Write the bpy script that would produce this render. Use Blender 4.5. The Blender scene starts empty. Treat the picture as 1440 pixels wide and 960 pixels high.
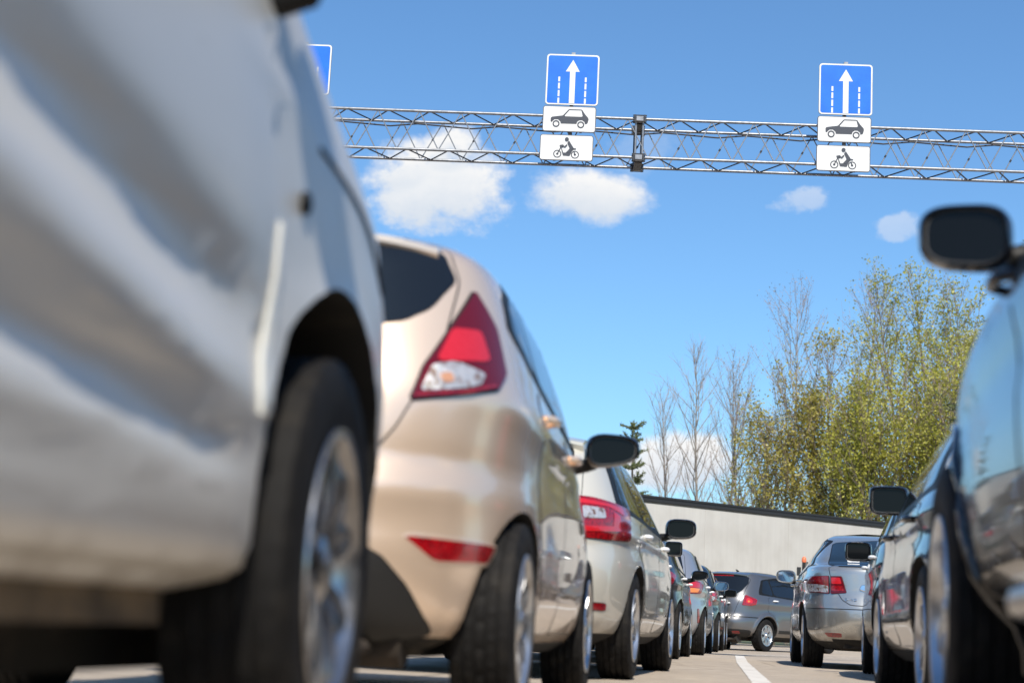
import bpy, bmesh, math, random
import numpy as np
from mathutils import Vector, Matrix, noise
from mathutils.bvhtree import BVHTree
R_ = math.radians
SC = bpy.context.scene
COL = SC.collection
random.seed(7)

# ------------------------------------------------------------------ camera
CAM_H = 0.30
cam_data = bpy.data.cameras.new('camera')
cam = bpy.data.objects.new('camera', cam_data)
COL.objects.link(cam)
cam_data.sensor_width = 36.0
cam_data.lens = 57.5
cam_data.clip_start = 0.05
cam_data.clip_end = 20000
cam.matrix_world = (Matrix.Translation((0, 0, CAM_H)) @ Matrix.Rotation(R_(9.7), 4, 'Z')
                    @ Matrix.Rotation(R_(90 + 9.77), 4, 'X') @ Matrix.Rotation(R_(2.8), 4, 'Z'))
cam_data.dof.use_dof = True
cam_data.dof.focus_distance = 21.0
cam_data.dof.aperture_fstop = 2.4
SC.camera = cam

# ------------------------------------------------------------------ light
SUN_EL, SUN_AZ = 50.0, 165.0          # azimuth clockwise from +Y: behind the camera, a little to the right
to_sun = Vector((math.sin(R_(SUN_AZ)) * math.cos(R_(SUN_EL)), math.cos(R_(SUN_AZ)) * math.cos(R_(SUN_EL)), math.sin(R_(SUN_EL))))
sd = bpy.data.lights.new('sun', 'SUN')
sd.energy = 5.0
sd.angle = R_(0.53)
sd.color = (1.0, 0.92, 0.80)
sun = bpy.data.objects.new('sun', sd)
COL.objects.link(sun)
sun.rotation_euler = to_sun.to_track_quat('Z', 'Y').to_euler()

world = bpy.data.worlds.new('World')
SC.world = world
world.use_nodes = True
SC.view_settings.view_transform = 'Standard'
SC.view_settings.look = 'None'
SC.view_settings.exposure = 0.29
SC.view_settings.gamma = 1.0
SC.view_settings.use_curve_mapping = False
SC.cycles.max_bounces = 8
SC.cycles.sample_clamp_indirect = 6.0


def cam_dir(px, py):                   # direction in the world of a point of the photograph (used for the clouds' bearings)
    v = Vector(((px - 720) / 2300, -(py - 480) / 2300, -1)).normalized()
    return cam.matrix_world.to_3x3() @ v


def build_sky():
    nt = world.node_tree
    nt.nodes.clear()
    N, L = nt.nodes.new, nt.links.new
    out = N('ShaderNodeOutputWorld')
    bg = N('ShaderNodeBackground')
    bg.inputs['Strength'].default_value = 0.12
    sky = N('ShaderNodeTexSky')
    sky.sky_type = 'NISHITA'
    sky.sun_disc = False
    sky.sun_elevation = R_(SUN_EL)
    sky.sun_rotation = R_(SUN_AZ)
    sky.altitude = 0
    sky.air_density = 1.0
    sky.dust_density = 0.6
    sky.ozone_density = 2.0
    tint = N('ShaderNodeMix')
    tint.data_type = 'RGBA'
    tint.blend_type = 'MULTIPLY'
    tint.inputs[0].default_value = 1.0
    L(sky.outputs[0], tint.inputs[6])
    tint.inputs[7].default_value = SKY_TINT
    tc = N('ShaderNodeTexCoord')
    nrm = N('ShaderNodeVectorMath'); nrm.operation = 'NORMALIZE'
    L(tc.outputs['Generated'], nrm.inputs[0])

    def math_(op, a, b=None, clamp=False):
        n = N('ShaderNodeMath'); n.operation = op; n.use_clamp = clamp
        for i, v in enumerate((a, b)):
            if v is None: continue
            if isinstance(v, (int, float)): n.inputs[i].default_value = v
            else: L(v, n.inputs[i])
        return n.outputs[0]

    def noise_(scale, det, rough, off=(0, 0, 0)):
        mp = N('ShaderNodeMapping'); mp.inputs['Location'].default_value = off
        mp.inputs['Scale'].default_value = (1, 1, 1.35)
        L(nrm.outputs[0], mp.inputs[0])
        n = N('ShaderNodeTexNoise'); n.inputs['Scale'].default_value = scale
        n.inputs['Detail'].default_value = det; n.inputs['Roughness'].default_value = rough
        L(mp.outputs[0], n.inputs['Vector'])
        return n.outputs[0]
    n1 = noise_(36, 10, .62)
    n2 = noise_(110, 8, .62, (3, 1, 7))
    nn = math_('ADD', math_('MULTIPLY', math_('SUBTRACT', n1, .5), 3.0), math_('MULTIPLY', math_('SUBTRACT', n2, .5), 1.1))
    dens, shade = None, None
    for (d, a, b, k, dens_k, tilt) in CLOUDS:
        d = d.normalized()
        ux = Vector((d.y, -d.x, 0)).normalized()
        uy = ux.cross(d).normalized()
        ux, uy = ux * math.cos(tilt) + uy * math.sin(tilt), uy * math.cos(tilt) - ux * math.sin(tilt)
        def dot(v):
            n = N('ShaderNodeVectorMath'); n.operation = 'DOT_PRODUCT'
            L(nrm.outputs[0], n.inputs[0]); n.inputs[1].default_value = v
            return n.outputs['Value']
        x = math_('MULTIPLY', dot(ux), 1 / a)
        y = math_('MULTIPLY', dot(uy), 1 / b)
        r2 = math_('ADD', math_('MULTIPLY', x, x), math_('MULTIPLY', y, y))
        front = math_('GREATER_THAN', dot(d), 0.2)
        v = math_('ADD', math_('SUBTRACT', 1.0, r2), math_('MULTIPLY', nn, k))
        mr = N('ShaderNodeMapRange'); mr.interpolation_type = 'SMOOTHSTEP'
        L(v, mr.inputs[0]); mr.inputs[1].default_value = -0.12; mr.inputs[2].default_value = 0.75
        m = math_('MULTIPLY', math_('MULTIPLY', mr.outputs[0], front), dens_k)
        sh = math_('MULTIPLY', y, m)
        dens = m if dens is None else math_('MAXIMUM', dens, m)
        shade = sh if shade is None else math_('ADD', shade, sh)
    ramp = N('ShaderNodeMapRange')
    L(math_('ADD', shade, math_('MULTIPLY', nn, .35)), ramp.inputs[0])
    ramp.inputs[1].default_value = -.9; ramp.inputs[2].default_value = .55
    cm = N('ShaderNodeMix'); cm.data_type = 'RGBA'
    L(ramp.outputs[0], cm.inputs[0])
    cm.inputs[6].default_value = CLOUD_LOW
    cm.inputs[7].default_value = CLOUD_HIGH
    mix = N('ShaderNodeMix'); mix.data_type = 'RGBA'
    L(math_('MINIMUM', dens, 1.0), mix.inputs[0])
    L(tint.outputs[2], mix.inputs[6]); L(cm.outputs[2], mix.inputs[7])
    L(mix.outputs[2], bg.inputs[0]); L(bg.outputs[0], out.inputs[0])


SKY_TINT = (.655, .935, 1.14, 1)
CLOUD_LOW = (4.3, 4.9, 5.7, 1)
CLOUD_HIGH = (6.5, 6.5, 6.5, 1)
CLOUDS = [  # bearing, half width, half height, raggedness, density, tilt
    (cam_dir(612, 262), .047, .032, .7, 1.0, 0.0),
    (cam_dir(632, 208), .020, .016, .6, 1.0, 0.2),
    (cam_dir(560, 235), .024, .014, .8, .5, 0.3),
    (cam_dir(828, 274), .041, .018, .55, 1.0, -.05),
    (cam_dir(1130, 284), .022, .008, 1.2, .42, .1),
    (cam_dir(1262, 318), .017, .009, 1.2, .40, .2),
    (cam_dir(900, 215), .028, .016, .9, .16, 0.3),
    (cam_dir(950, 650), .040, .019, .55, 1.0, 0.1),
    (cam_dir(1375, 500), .013, .016, .4, .9, 0),
    (cam_dir(60, 330), .09, .04, .6, .9, 0), (cam_dir(-700, 500), .13, .05, .6, 1, 0), (cam_dir(2100, 420), .11, .04, .6, 1, 0),
    (Vector((1, .1, .35)), .14, .05, .6, 1, 0), (Vector((.5, -1, .5)), .16, .07, .6, 1, 0), (Vector((-1, -.3, .4)), .15, .05, .6, 1, 0),
    (Vector((-.4, -1, .3)), .13, .05, .6, 1, 0), (Vector((1, -.6, .9)), .12, .07, .6, .8, 0)]
build_sky()


# ------------------------------------------------------------------ helpers
def tag(o, label=None, cat=None, group=None, kind=None):
    if label: o['label'] = label
    if cat: o['category'] = cat
    if group: o['group'] = group
    if kind: o['kind'] = kind
    return o


def empty(name, loc=(0, 0, 0), rz=0, label=None, cat=None, group=None):
    o = bpy.data.objects.new(name, None)
    o.empty_display_size = .2
    COL.objects.link(o)
    o.location = loc
    o.rotation_euler = (0, 0, rz)
    return tag(o, label, cat, group)


def link(name, me, parent=None, loc=None):
    o = bpy.data.objects.new(name, me)
    COL.objects.link(o)
    if parent is not None: o.parent = parent
    if loc is not None: o.location = loc
    return o


def mesh(name, verts, faces, mats, smooth=False, mi=None):
    me = bpy.data.meshes.new(name)
    me.from_pydata([tuple(v) for v in verts], [], faces)
    for m in (mats if isinstance(mats, (list, tuple)) else [mats]): me.materials.append(m)
    if mi is not None: me.polygons.foreach_set('material_index', mi)
    if smooth: me.polygons.foreach_set('use_smooth', [True] * len(me.polygons))
    me.update()
    return me


class MB:                                # mesh collector
    def __init__(s): s.v, s.f, s.m = [], [], []
    def add(s, vs, fs, m=0, M=None):
        k = len(s.v)
        s.v += [tuple(M @ Vector(v)) for v in vs] if M is not None else [tuple(v) for v in vs]
        s.f += [tuple(i + k for i in f) for f in fs]
        s.m += [m] * len(fs)
    def box(s, c, d, m=0, M=None):
        x, y, z = (q / 2 for q in d)
        vs = [(c[0] + a * x, c[1] + b * y, c[2] + e * z) for a in (-1, 1) for b in (-1, 1) for e in (-1, 1)]
        s.add(vs, [(0, 1, 3, 2), (4, 6, 7, 5), (0, 4, 5, 1), (2, 3, 7, 6), (0, 2, 6, 4), (1, 5, 7, 3)], m, M)
    def tube(s, pts, rs, n=8, m=0, cap=True):
        pts = [Vector(p) for p in pts]
        if not isinstance(rs, (list, tuple)): rs = [rs] * len(pts)
        vs, fs = [], []
        up = None
        for i, p in enumerate(pts):
            t = (pts[min(i + 1, len(pts) - 1)] - pts[max(i - 1, 0)])
            t = t.normalized() if t.length > 1e-9 else Vector((0, 0, 1))
            if up is None: up = Vector((0, 0, 1)) if abs(t.z) < .9 else Vector((1, 0, 0))
            a = t.cross(up).normalized(); up = a.cross(t).normalized()
            for j in range(n):
                w = 2 * math.pi * j / n
                vs.append(p + (a * math.cos(w) + up * math.sin(w)) * rs[i])
        for i in range(len(pts) - 1):
            for j in range(n):
                fs.append((i * n + j, i * n + (j + 1) % n, (i + 1) * n + (j + 1) % n, (i + 1) * n + j))
        if cap:
            fs.append(tuple(range(n))[::-1]); fs.append(tuple((len(pts) - 1) * n + j for j in range(n)))
        s.add(vs, fs, m)
    def lathe(s, prof, n=48, m=0, axis='X', c=(0, 0, 0)):   # prof: (along axis, radius)
        vs, fs = [], []
        for i in range(n):
            w = 2 * math.pi * i / n
            for (a, r) in prof:
                p = (a, r * math.cos(w), r * math.sin(w))
                if axis == 'Z': p = (p[1], p[2], p[0])
                if axis == 'Y': p = (p[2], p[0], p[1])
                vs.append((p[0] + c[0], p[1] + c[1], p[2] + c[2]))
        k = len(prof)
        for i in range(n):
            for j in range(k - 1):
                fs.append((i * k + j, ((i + 1) % n) * k + j, ((i + 1) % n) * k + j + 1, i * k + j + 1))
        s.add(vs, fs, m)
    def poly(s, pts, th, m=0, M=None):    # extruded polygon in XZ, thickness along -Y .. 0
        n = len(pts)
        vs = [(p[0], 0, p[1]) for p in pts] + [(p[0], -th, p[1]) for p in pts]
        fs = [tuple(range(n)), tuple(range(n, 2 * n))[::-1]] + [(i, i + n, (i + 1) % n + n, (i + 1) % n) for i in range(n)]
        s.add(vs, fs, m, M)
    def me(s, name, mats, smooth=False, ang=None):
        me = mesh(name, s.v, s.f, mats, smooth, s.m)
        bm = bmesh.new(); bm.from_mesh(me)
        bmesh.ops.recalc_face_normals(bm, faces=bm.faces); bm.to_mesh(me); bm.free()
        if smooth: me.set_sharp_from_angle(angle=R_(ang or 35))
        return me
    def build(s, name, mats, parent=None, smooth=False, ang=None, loc=None):
        return link(name, s.me(name, mats, smooth, ang), parent, loc)


def copy_tree(o, parent=None):
    c = o.copy(); COL.objects.link(c); c.parent = parent
    for ch in list(o.children): copy_tree(ch, c)
    return c


# ------------------------------------------------------------------ materials
def mat(name, color, rough=.5, metal=0., coat=0., spec=.5, bump=None, vary=None, coat_rough=.03, emit=None, trans=0., alpha=None):
    m = bpy.data.materials.new(name); m.use_nodes = True
    nt = m.node_tree; b = nt.nodes['Principled BSDF']
    b.inputs['Base Color'].default_value = (*color, 1)
    b.inputs['Roughness'].default_value = rough
    b.inputs['Metallic'].default_value = metal
    b.inputs['Coat Weight'].default_value = coat
    b.inputs['Coat Roughness'].default_value = coat_rough
    b.inputs['Specular IOR Level'].default_value = spec
    b.inputs['Transmission Weight'].default_value = trans
    if emit:
        b.inputs['Emission Color'].default_value = (*emit[0], 1); b.inputs['Emission Strength'].default_value = emit[1]
    N, L = nt.nodes.new, nt.links.new
    if vary or bump:
        tc = N('ShaderNodeTexCoord')
    if vary:                               # (scale, second colour, amount low, amount high)
        n = N('ShaderNodeTexNoise'); n.inputs['Scale'].default_value = vary[0]; n.inputs['Detail'].default_value = 6
        L(tc.outputs['Object'], n.inputs[0])
        r = N('ShaderNodeMapRange'); L(n.outputs[0], r.inputs[0])
        r.inputs[1].default_value = vary[2]; r.inputs[2].default_value = vary[3]
        mx = N('ShaderNodeMix'); mx.data_type = 'RGBA'
        L(r.outputs[0], mx.inputs[0]); mx.inputs[6].default_value = (*color, 1); mx.inputs[7].default_value = (*vary[1], 1)
        L(mx.outputs[2], b.inputs['Base Color'])
    if bump:                               # (scale, strength, distance)
        n = N('ShaderNodeTexNoise'); n.inputs['Scale'].default_value = bump[0]; n.inputs['Detail'].default_value = 5
        L(tc.outputs['Object'], n.inputs[0])
        bp = N('ShaderNodeBump'); bp.inputs['Strength'].default_value = bump[1]; bp.inputs['Distance'].default_value = bump[2]
        L(n.outputs[0], bp.inputs['Height']); L(bp.outputs[0], b.inputs['Normal'])
    return m


def paint(name, color, metal=.55, rough=.38, coat=1.0, dirt=(.16, .125, .09), dirt_z=(.22, .5), dirt_amt=.8, peel=.00012, spec=.5):
    """car paint: metallic base under a clear coat, orange peel, road dust and splashes towards the sills"""
    m = mat(name, color, rough, metal, coat, spec)
    nt = m.node_tree; b = nt.nodes['Principled BSDF']; N, L = nt.nodes.new, nt.links.new
    tc = N('ShaderNodeTexCoord')
    sx = N('ShaderNodeSeparateXYZ'); L(tc.outputs['Object'], sx.inputs[0])
    n = N('ShaderNodeTexNoise'); n.inputs['Scale'].default_value = 9; n.inputs['Detail'].default_value = 8; n.inputs['Roughness'].default_value = .7
    L(tc.outputs['Object'], n.inputs[0])
    h = N('ShaderNodeMapRange'); L(sx.outputs[2], h.inputs[0])
    h.inputs[1].default_value = dirt_z[1]; h.inputs[2].default_value = dirt_z[0]; h.inputs[3].default_value = 0; h.inputs[4].default_value = .62
    a = N('ShaderNodeMath'); a.operation = 'ADD'; L(n.outputs[0], a.inputs[0]); L(h.outputs[0], a.inputs[1])
    r = N('ShaderNodeMapRange'); L(a.outputs[0], r.inputs[0]); r.inputs[1].default_value = .62; r.inputs[2].default_value = 1.05; r.inputs[4].default_value = dirt_amt
    mx = N('ShaderNodeMix'); mx.data_type = 'RGBA'; L(r.outputs[0], mx.inputs[0])
    mx.inputs[6].default_value = (*color, 1); mx.inputs[7].default_value = (*dirt, 1)
    L(mx.outputs[2], b.inputs['Base Color'])
    i1 = N('ShaderNodeMath'); i1.operation = 'MULTIPLY_ADD'; L(r.outputs[0], i1.inputs[0]); i1.inputs[1].default_value = -coat; i1.inputs[2].default_value = coat
    L(i1.outputs[0], b.inputs['Coat Weight'])
    i2 = N('ShaderNodeMath'); i2.operation = 'MULTIPLY_ADD'; L(r.outputs[0], i2.inputs[0]); i2.inputs[1].default_value = -metal; i2.inputs[2].default_value = metal
    L(i2.outputs[0], b.inputs['Metallic'])
    dn = N('ShaderNodeTexNoise'); dn.inputs['Scale'].default_value = 3; dn.inputs['Detail'].default_value = 4
    L(tc.outputs['Object'], dn.inputs[0])
    cr = N('ShaderNodeMapRange'); L(dn.outputs[0], cr.inputs[0]); cr.inputs[1].default_value = .4; cr.inputs[2].default_value = .75
    cr.inputs[3].default_value = .02; cr.inputs[4].default_value = .12
    L(cr.outputs[0], b.inputs['Coat Roughness'])
    if peel:
        pn = N('ShaderNodeTexNoise'); pn.inputs['Scale'].default_value = 60; pn.inputs['Detail'].default_value = 2
        L(tc.outputs['Object'], pn.inputs[0])
        bp = N('ShaderNodeBump'); bp.inputs['Strength'].default_value = .25; bp.inputs['Distance'].default_value = peel
        L(pn.outputs[0], bp.inputs['Height']); L(bp.outputs[0], b.inputs['Coat Normal'])
    return m


M_DARK = mat('black_plastic', (.012, .012, .012), .55, bump=(300, .3, .001))
M_WELL = mat('wheel_well', (.010, .009, .008), .9, vary=(12, (.05, .04, .03), .55, .8))
M_TRIM = mat('black_trim', (.008, .008, .008), .5, spec=.25)
M_GLOSSBLK = mat('gloss_black', (.006, .006, .007), .08, coat=1)
M_GLASS = mat('tinted_glass', (.008, .010, .013), .02, spec=.5)
M_GLASSB = mat('blue_tinted_glass', (.012, .022, .034), .02, spec=.7)
M_CHROME = mat('chrome', (.75, .75, .75), .1, 1.0)
M_ALLOY = mat('alloy', (.55, .56, .58), .28, .9, bump=(40, .1, .001), vary=(10, (.3, .28, .25), .5, .8))
M_ALLOYD = mat('grey_alloy', (.34, .34, .35), .22, .9, vary=(10, (.12, .11, .10), .5, .85))
M_TYRE = mat('tyre_rubber', (.0085, .008, .008), .75, spec=.2, vary=(14, (.03, .026, .021), .5, .9), bump=(90, .3, .002))
M_RED = mat('red_lens', (.31, .005, .009), .05, coat=1, vary=(60, (.16, .003, .006), .45, .6), bump=(120, .25, .003))
M_REDB = mat('bright_red_lens', (.52, .012, .018), .08, coat=1, vary=(45, (.5, .01, .014), .4, .65), bump=(150, .3, .003))
M_REDD = mat('dark_red_lens', (.105, .003, .008), .08, coat=.5, spec=.3, bump=(120, .2, .002))
M_CLEAR = mat('clear_lens', (.72, .68, .64), .08, .55, coat=1, vary=(26, (.30, .16, .10), .5, .62), bump=(45, .9, .012))
M_AMBER = mat('amber_lens', (.85, .22, .03), .1, coat=1, bump=(120, .3, .003))
M_MIRROR = mat('mirror_glass', (.42, .46, .5), .02, 1.0)
M_MIRRORD = mat('dark_mirror_glass', (.005, .0055, .006), .03, spec=.16)
M_DISC = mat('brake_disc', (.12, .11, .10), .45, .8)
M_STEEL = mat('galvanised_steel', (.27, .28, .30), .45, .7, vary=(20, (.17, .18, .195), .4, .7))
M_STEELD = mat('dark_steel', (.045, .046, .05), .45, .6)
M_UNDER = mat('underbody_dirt', (.020, .018, .015), .9, vary=(7, (.07, .05, .035), .45, .75))
M_WHITE_LABEL = mat('white_sticker', (.7, .7, .68), .5)


# ------------------------------------------------------------------ car bodies
def pchip(xs, ys, x):
    xs, ys, x = map(lambda q: np.asarray(q, float), (xs, ys, x))
    h = np.diff(xs); d = np.diff(ys) / h
    m = np.zeros(len(xs))
    for i in range(1, len(xs) - 1):
        if d[i - 1] * d[i] > 0:
            w1, w2 = 2 * h[i] + h[i - 1], h[i] + 2 * h[i - 1]
            m[i] = (w1 + w2) / (w1 / d[i - 1] + w2 / d[i])
    m[0], m[-1] = d[0], d[-1]
    k = np.clip(np.searchsorted(xs, x) - 1, 0, len(h) - 1)
    t = (x - xs[k]) / h[k]
    return ((2 * t**3 - 3 * t**2 + 1) * ys[k] + (t**3 - 2 * t**2 + t) * h[k] * m[k]
            + (-2 * t**3 + 3 * t**2) * ys[k + 1] + (t**3 - t**2) * h[k] * m[k + 1])


def half_outline(yr, yf, w, nr, nf, br, bf, m1, m2):
    yc = (yr + yf) / 2
    ph = np.linspace(0, math.pi / 2, 700)
    res = []
    for (ye, n, b, m, sgn) in ((yr, nr, br, m1, -1), (yf, nf, bf, m2, 1)):
        x = w * np.sin(ph) ** (2 / n)
        c = np.cos(ph) ** (2 / n)
        y = yc + (ye - yc) * c - sgn * b * (x / max(w, 1e-4)) ** 2 * c ** 2
        ds = np.hypot(np.diff(x), np.diff(y))
        a = np.unwrap(np.arctan2(np.diff(y), np.diff(x)))
        da = np.abs(np.append(np.diff(a), 0))
        s = np.concatenate([[0], np.cumsum(ds / ds.sum() + 1.1 * da / max(da.sum(), 1e-6))])
        t = np.linspace(0, s[-1], m)
        res.append(np.stack([np.interp(t, s, x), np.interp(t, s, y)], 1))
    return np.concatenate([res[0], res[1][::-1][1:]])        # rear centre -> side -> front centre


class Body:
    """closed shell lofted through plan outlines; patches and lamps are laid on it"""
    def __init__(s, sp, step=.04, m1=30, m2=30):
        s.sp = sp
        L = sp['L']; K = np.array(sp['keys'], float)
        z, a, b, w = K[:, 0], K[:, 1] - L / 2, L / 2 - K[:, 2], K[:, 3]
        nr = K[:, 4]; nf = K[:, 5]
        zs = [z[0]]
        for i in range(len(z) - 1):
            ln = max(z[i + 1] - z[i], abs(a[i + 1] - a[i]) * .8, abs(b[i + 1] - b[i]) * .45, abs(w[i + 1] - w[i]))
            k = max(1, int(round(ln / step)))
            zs += list(np.linspace(z[i], z[i + 1], k + 1)[1:])
        zs = np.array(zs)
        A, B, W, NR, NF = (pchip(z, q, zs) for q in (a, b, w, nr, nf))
        br = np.interp(zs, *zip(*sp.get('bow', [(0, .06), (2, .06)])))
        bf = np.interp(zs, *zip(*sp.get('bowf', [(0, .12), (.7, .14), (2, .12)])))
        disp = sp.get('disp')
        V, F = [], []
        for i, zz in enumerate(zs):
            h = half_outline(A[i], B[i], W[i], NR[i], NF[i], br[i], bf[i], m1, m2)
            m = len(h)
            if disp is not None:
                for q in range(m):
                    wt = min(1.0, h[q, 0] / max(W[i], .01)) ** 5
                    h[q, 0] += wt * disp(h[q, 1] + L / 2, zz)
            h[0, 0] = h[-1, 0] = 0
            V += [(x, y, zz) for x, y in h] + [(-x, y, zz) for x, y in h[1:-1][::-1]]
        k = 2 * m - 2
        for i in range(len(zs) - 1):
            for j in range(k):
                F.append((i * k + j, i * k + (j + 1) % k, (i + 1) * k + (j + 1) % k, (i + 1) * k + j))
        F.append(tuple(range(k))[::-1]); F.append(tuple((len(zs) - 1) * k + j for j in range(k)))
        s.V = [Vector(v) for v in V]; s.F = F
        bm = bmesh.new()
        vs = [bm.verts.new(v) for v in V]
        for f in F: bm.faces.new([vs[i] for i in f])
        bm.normal_update()
        s.N = [v.normal.copy() for v in vs]
        bm.free()
        s.bvh = BVHTree.FromPolygons(s.V, F)

    def normal(s, p, idx):
        f = s.F[idx]
        if len(f) > 4: return Vector((0, 0, 1 if s.V[f[0]].z > .6 else -1))
        from mathutils.interpolate import poly_3d_calc
        w = poly_3d_calc([s.V[i] for i in f], p)
        n = Vector((0, 0, 0))
        for i, q in zip(f, w): n += s.N[i] * q
        return n.normalized() if n.length > 1e-6 else Vector((0, 0, 1))

    def hit(s, az, u, v):
        if az == 'top': o, d = Vector((u, v, 5)), Vector((0, 0, -1))
        else:
            c, sn = math.cos(R_(az)), math.sin(R_(az))
            d = Vector((-c, -sn, 0)); o = Vector((c * 5 - sn * u, sn * 5 + c * u, v))
        p, n, i, _ = s.bvh.ray_cast(o, d)
        if p is None:
            p, n, i, _ = s.bvh.find_nearest(o + d * 4.2)
        return p, s.normal(p, i)

    def build(s, mats, parent, arches, bottom_z=.3, name='body'):
        me = mesh('body', s.V, s.F, mats, True)
        bm = bmesh.new(); bm.from_mesh(me)
        bmesh.ops.recalc_face_normals(bm, faces=bm.faces)
        for f in bm.faces:
            if f.normal.z < -.75 and f.calc_center_median().z < bottom_z: f.material_index = 1
        bm.to_mesh(me); bm.free()
        cut = MB()
        for (x0, x1, y, z, r) in arches:
            n = 40
            vs = [(x, y + r * math.cos(2 * math.pi * j / n), z + r * math.sin(2 * math.pi * j / n)) for x in (x0, x1) for j in range(n)]
            fs = [(j, (j + 1) % n, n + (j + 1) % n, n + j) for j in range(n)] + [tuple(range(n))[::-1], tuple(range(n, 2 * n))]
            cut.add(vs, fs, 1)
        ob = link(name, me, parent)
        if arches:
            co = link('cutter', cut.me('cutter', mats), parent)
            md = ob.modifiers.new('b', 'BOOLEAN'); md.operation = 'DIFFERENCE'; md.object = co; md.solver = 'EXACT'
            dg = bpy.context.evaluated_depsgraph_get()
            nm = bpy.data.meshes.new_from_object(ob.evaluated_get(dg))
            ob.modifiers.clear(); ob.data = nm
            bpy.data.objects.remove(co)
            me = nm
        me.polygons.foreach_set('use_smooth', [True] * len(me.polygons))
        vn = {}
        ln = []
        for p in me.polygons:
            cave = p.material_index == 1
            for li in p.loop_indices:
                if cave: ln.append(p.normal.copy()); continue
                vi = me.loops[li].vertex_index
                if vi not in vn:
                    q, _, i, _ = s.bvh.find_nearest(me.vertices[vi].co)
                    vn[vi] = s.normal(q, i)
                ln.append(vn[vi])
        me.normals_split_custom_set(ln)
        return ob

    def patch(s, name, poly, az, m, parent, off=.004, gap=.006, gapm=None, grid=.05, mirror=False, rnd=.0, label=None, inset=0, round_n=2):
        """a piece of the shell: a polygon seen from bearing az, laid on the body, standing off it, with a dark joint round it"""
        L = s.sp['L']
        pts = [(p[0], p[1]) for p in poly]
        if az == 0: pts = [(p[0] - L / 2, p[1]) for p in pts]
        if rnd:
            for _ in range(round_n):
                q = []
                for i in range(len(pts)):
                    a, b = pts[i], pts[(i + 1) % len(pts)]
                    q += [(a[0] + (b[0] - a[0]) * rnd, a[1] + (b[1] - a[1]) * rnd), (b[0] - (b[0] - a[0]) * rnd, b[1] - (b[1] - a[1]) * rnd)]
                pts = q
        bm = bmesh.new()
        f = bm.faces.new([bm.verts.new((p[0], p[1], 0)) for p in pts])
        bm.normal_update()
        if f.normal.z < 0: bmesh.ops.reverse_faces(bm, faces=[f])
        bmesh.ops.triangulate(bm, faces=bm.faces[:])
        for k in (0, 1):
            lo = min(p[k] for p in pts); hi = max(p[k] for p in pts)
            n = max(2, int(math.ceil((hi - lo) / grid)))
            for i in range(1, n):
                c = lo + (hi - lo) * i / n
                co = (c, 0, 0) if k == 0 else (0, c, 0)
                no = (1, 0, 0) if k == 0 else (0, 1, 0)
                bmesh.ops.bisect_plane(bm, geom=bm.verts[:] + bm.edges[:] + bm.faces[:], plane_co=co, plane_no=no, dist=1e-5)
        bmesh.ops.remove_doubles(bm, verts=bm.verts[:], dist=5e-4)
        bm.normal_update()
        out = {}
        for e in bm.edges:
            if len(e.link_faces) == 1:
                l = [l for l in e.link_faces[0].loops if l.edge == e][0]
                a, b = l.vert, l.link_loop_next.vert
                d = (b.co - a.co).normalized(); n = Vector((d.y, -d.x, 0))
                for v in (a, b): out[v] = out.get(v, Vector((0, 0, 0))) + n
        bm.verts.index_update()
        ring_src = list(out)
        verts, norms = [], []
        for v in bm.verts:
            p, n = s.hit(az, v.co.x, v.co.y)
            verts.append(p + n * off); norms.append(n)
        faces = [tuple(v.index for v in fc.verts) for fc in bm.faces]
        mi = [0] * len(faces)
        nf = len(faces)
        base = len(verts)
        idx = {}
        for v in ring_src:
            q = v.co + out[v].normalized() * gap
            p, n = s.hit(az, q.x, q.y)
            if (p - verts[v.index]).length > 4 * gap + 4 * off + .03: p = verts[v.index] - n * (off + .003)
            idx[v.index] = len(verts)
            verts.append(p + n * (.0006 if gap > .003 else -.002)); norms.append(n)
        for e in bm.edges:
            if len(e.link_faces) == 1:
                l = [l for l in e.link_faces[0].loops if l.edge == e][0]
                a, b = l.vert.index, l.link_loop_next.vert.index
                faces.append((a, idx[a], idx[b], b)); mi.append(1)
        bm.free()
        gapm = gapm or M_TRIM
        objs = []
        for sg in ((1, -1) if mirror else (1,)):
            vv = [Vector((p.x * sg, p.y, p.z)) for p in verts]
            ff = faces if sg > 0 else [f[::-1] for f in faces]
            me = mesh(name, vv, ff, [m, gapm], True, mi)
            ln = []
            for p in me.polygons:
                for li in p.loop_indices:
                    vi = me.loops[li].vertex_index
                    n = norms[vi]; n = Vector((n.x * sg, n.y, n.z))
                    ln.append(n if p.material_index == 0 else (n + p.normal).normalized())
            me.normals_split_custom_set(ln)
            o = link(name, me, parent)
            if label: o['label'] = label
            objs.append(o)
        return objs


# ------------------------------------------------------------------ wheels
M_RIM = mat('mirror_rim_plastic', (.10, .10, .10), .35)
_wheels = {}


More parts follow.
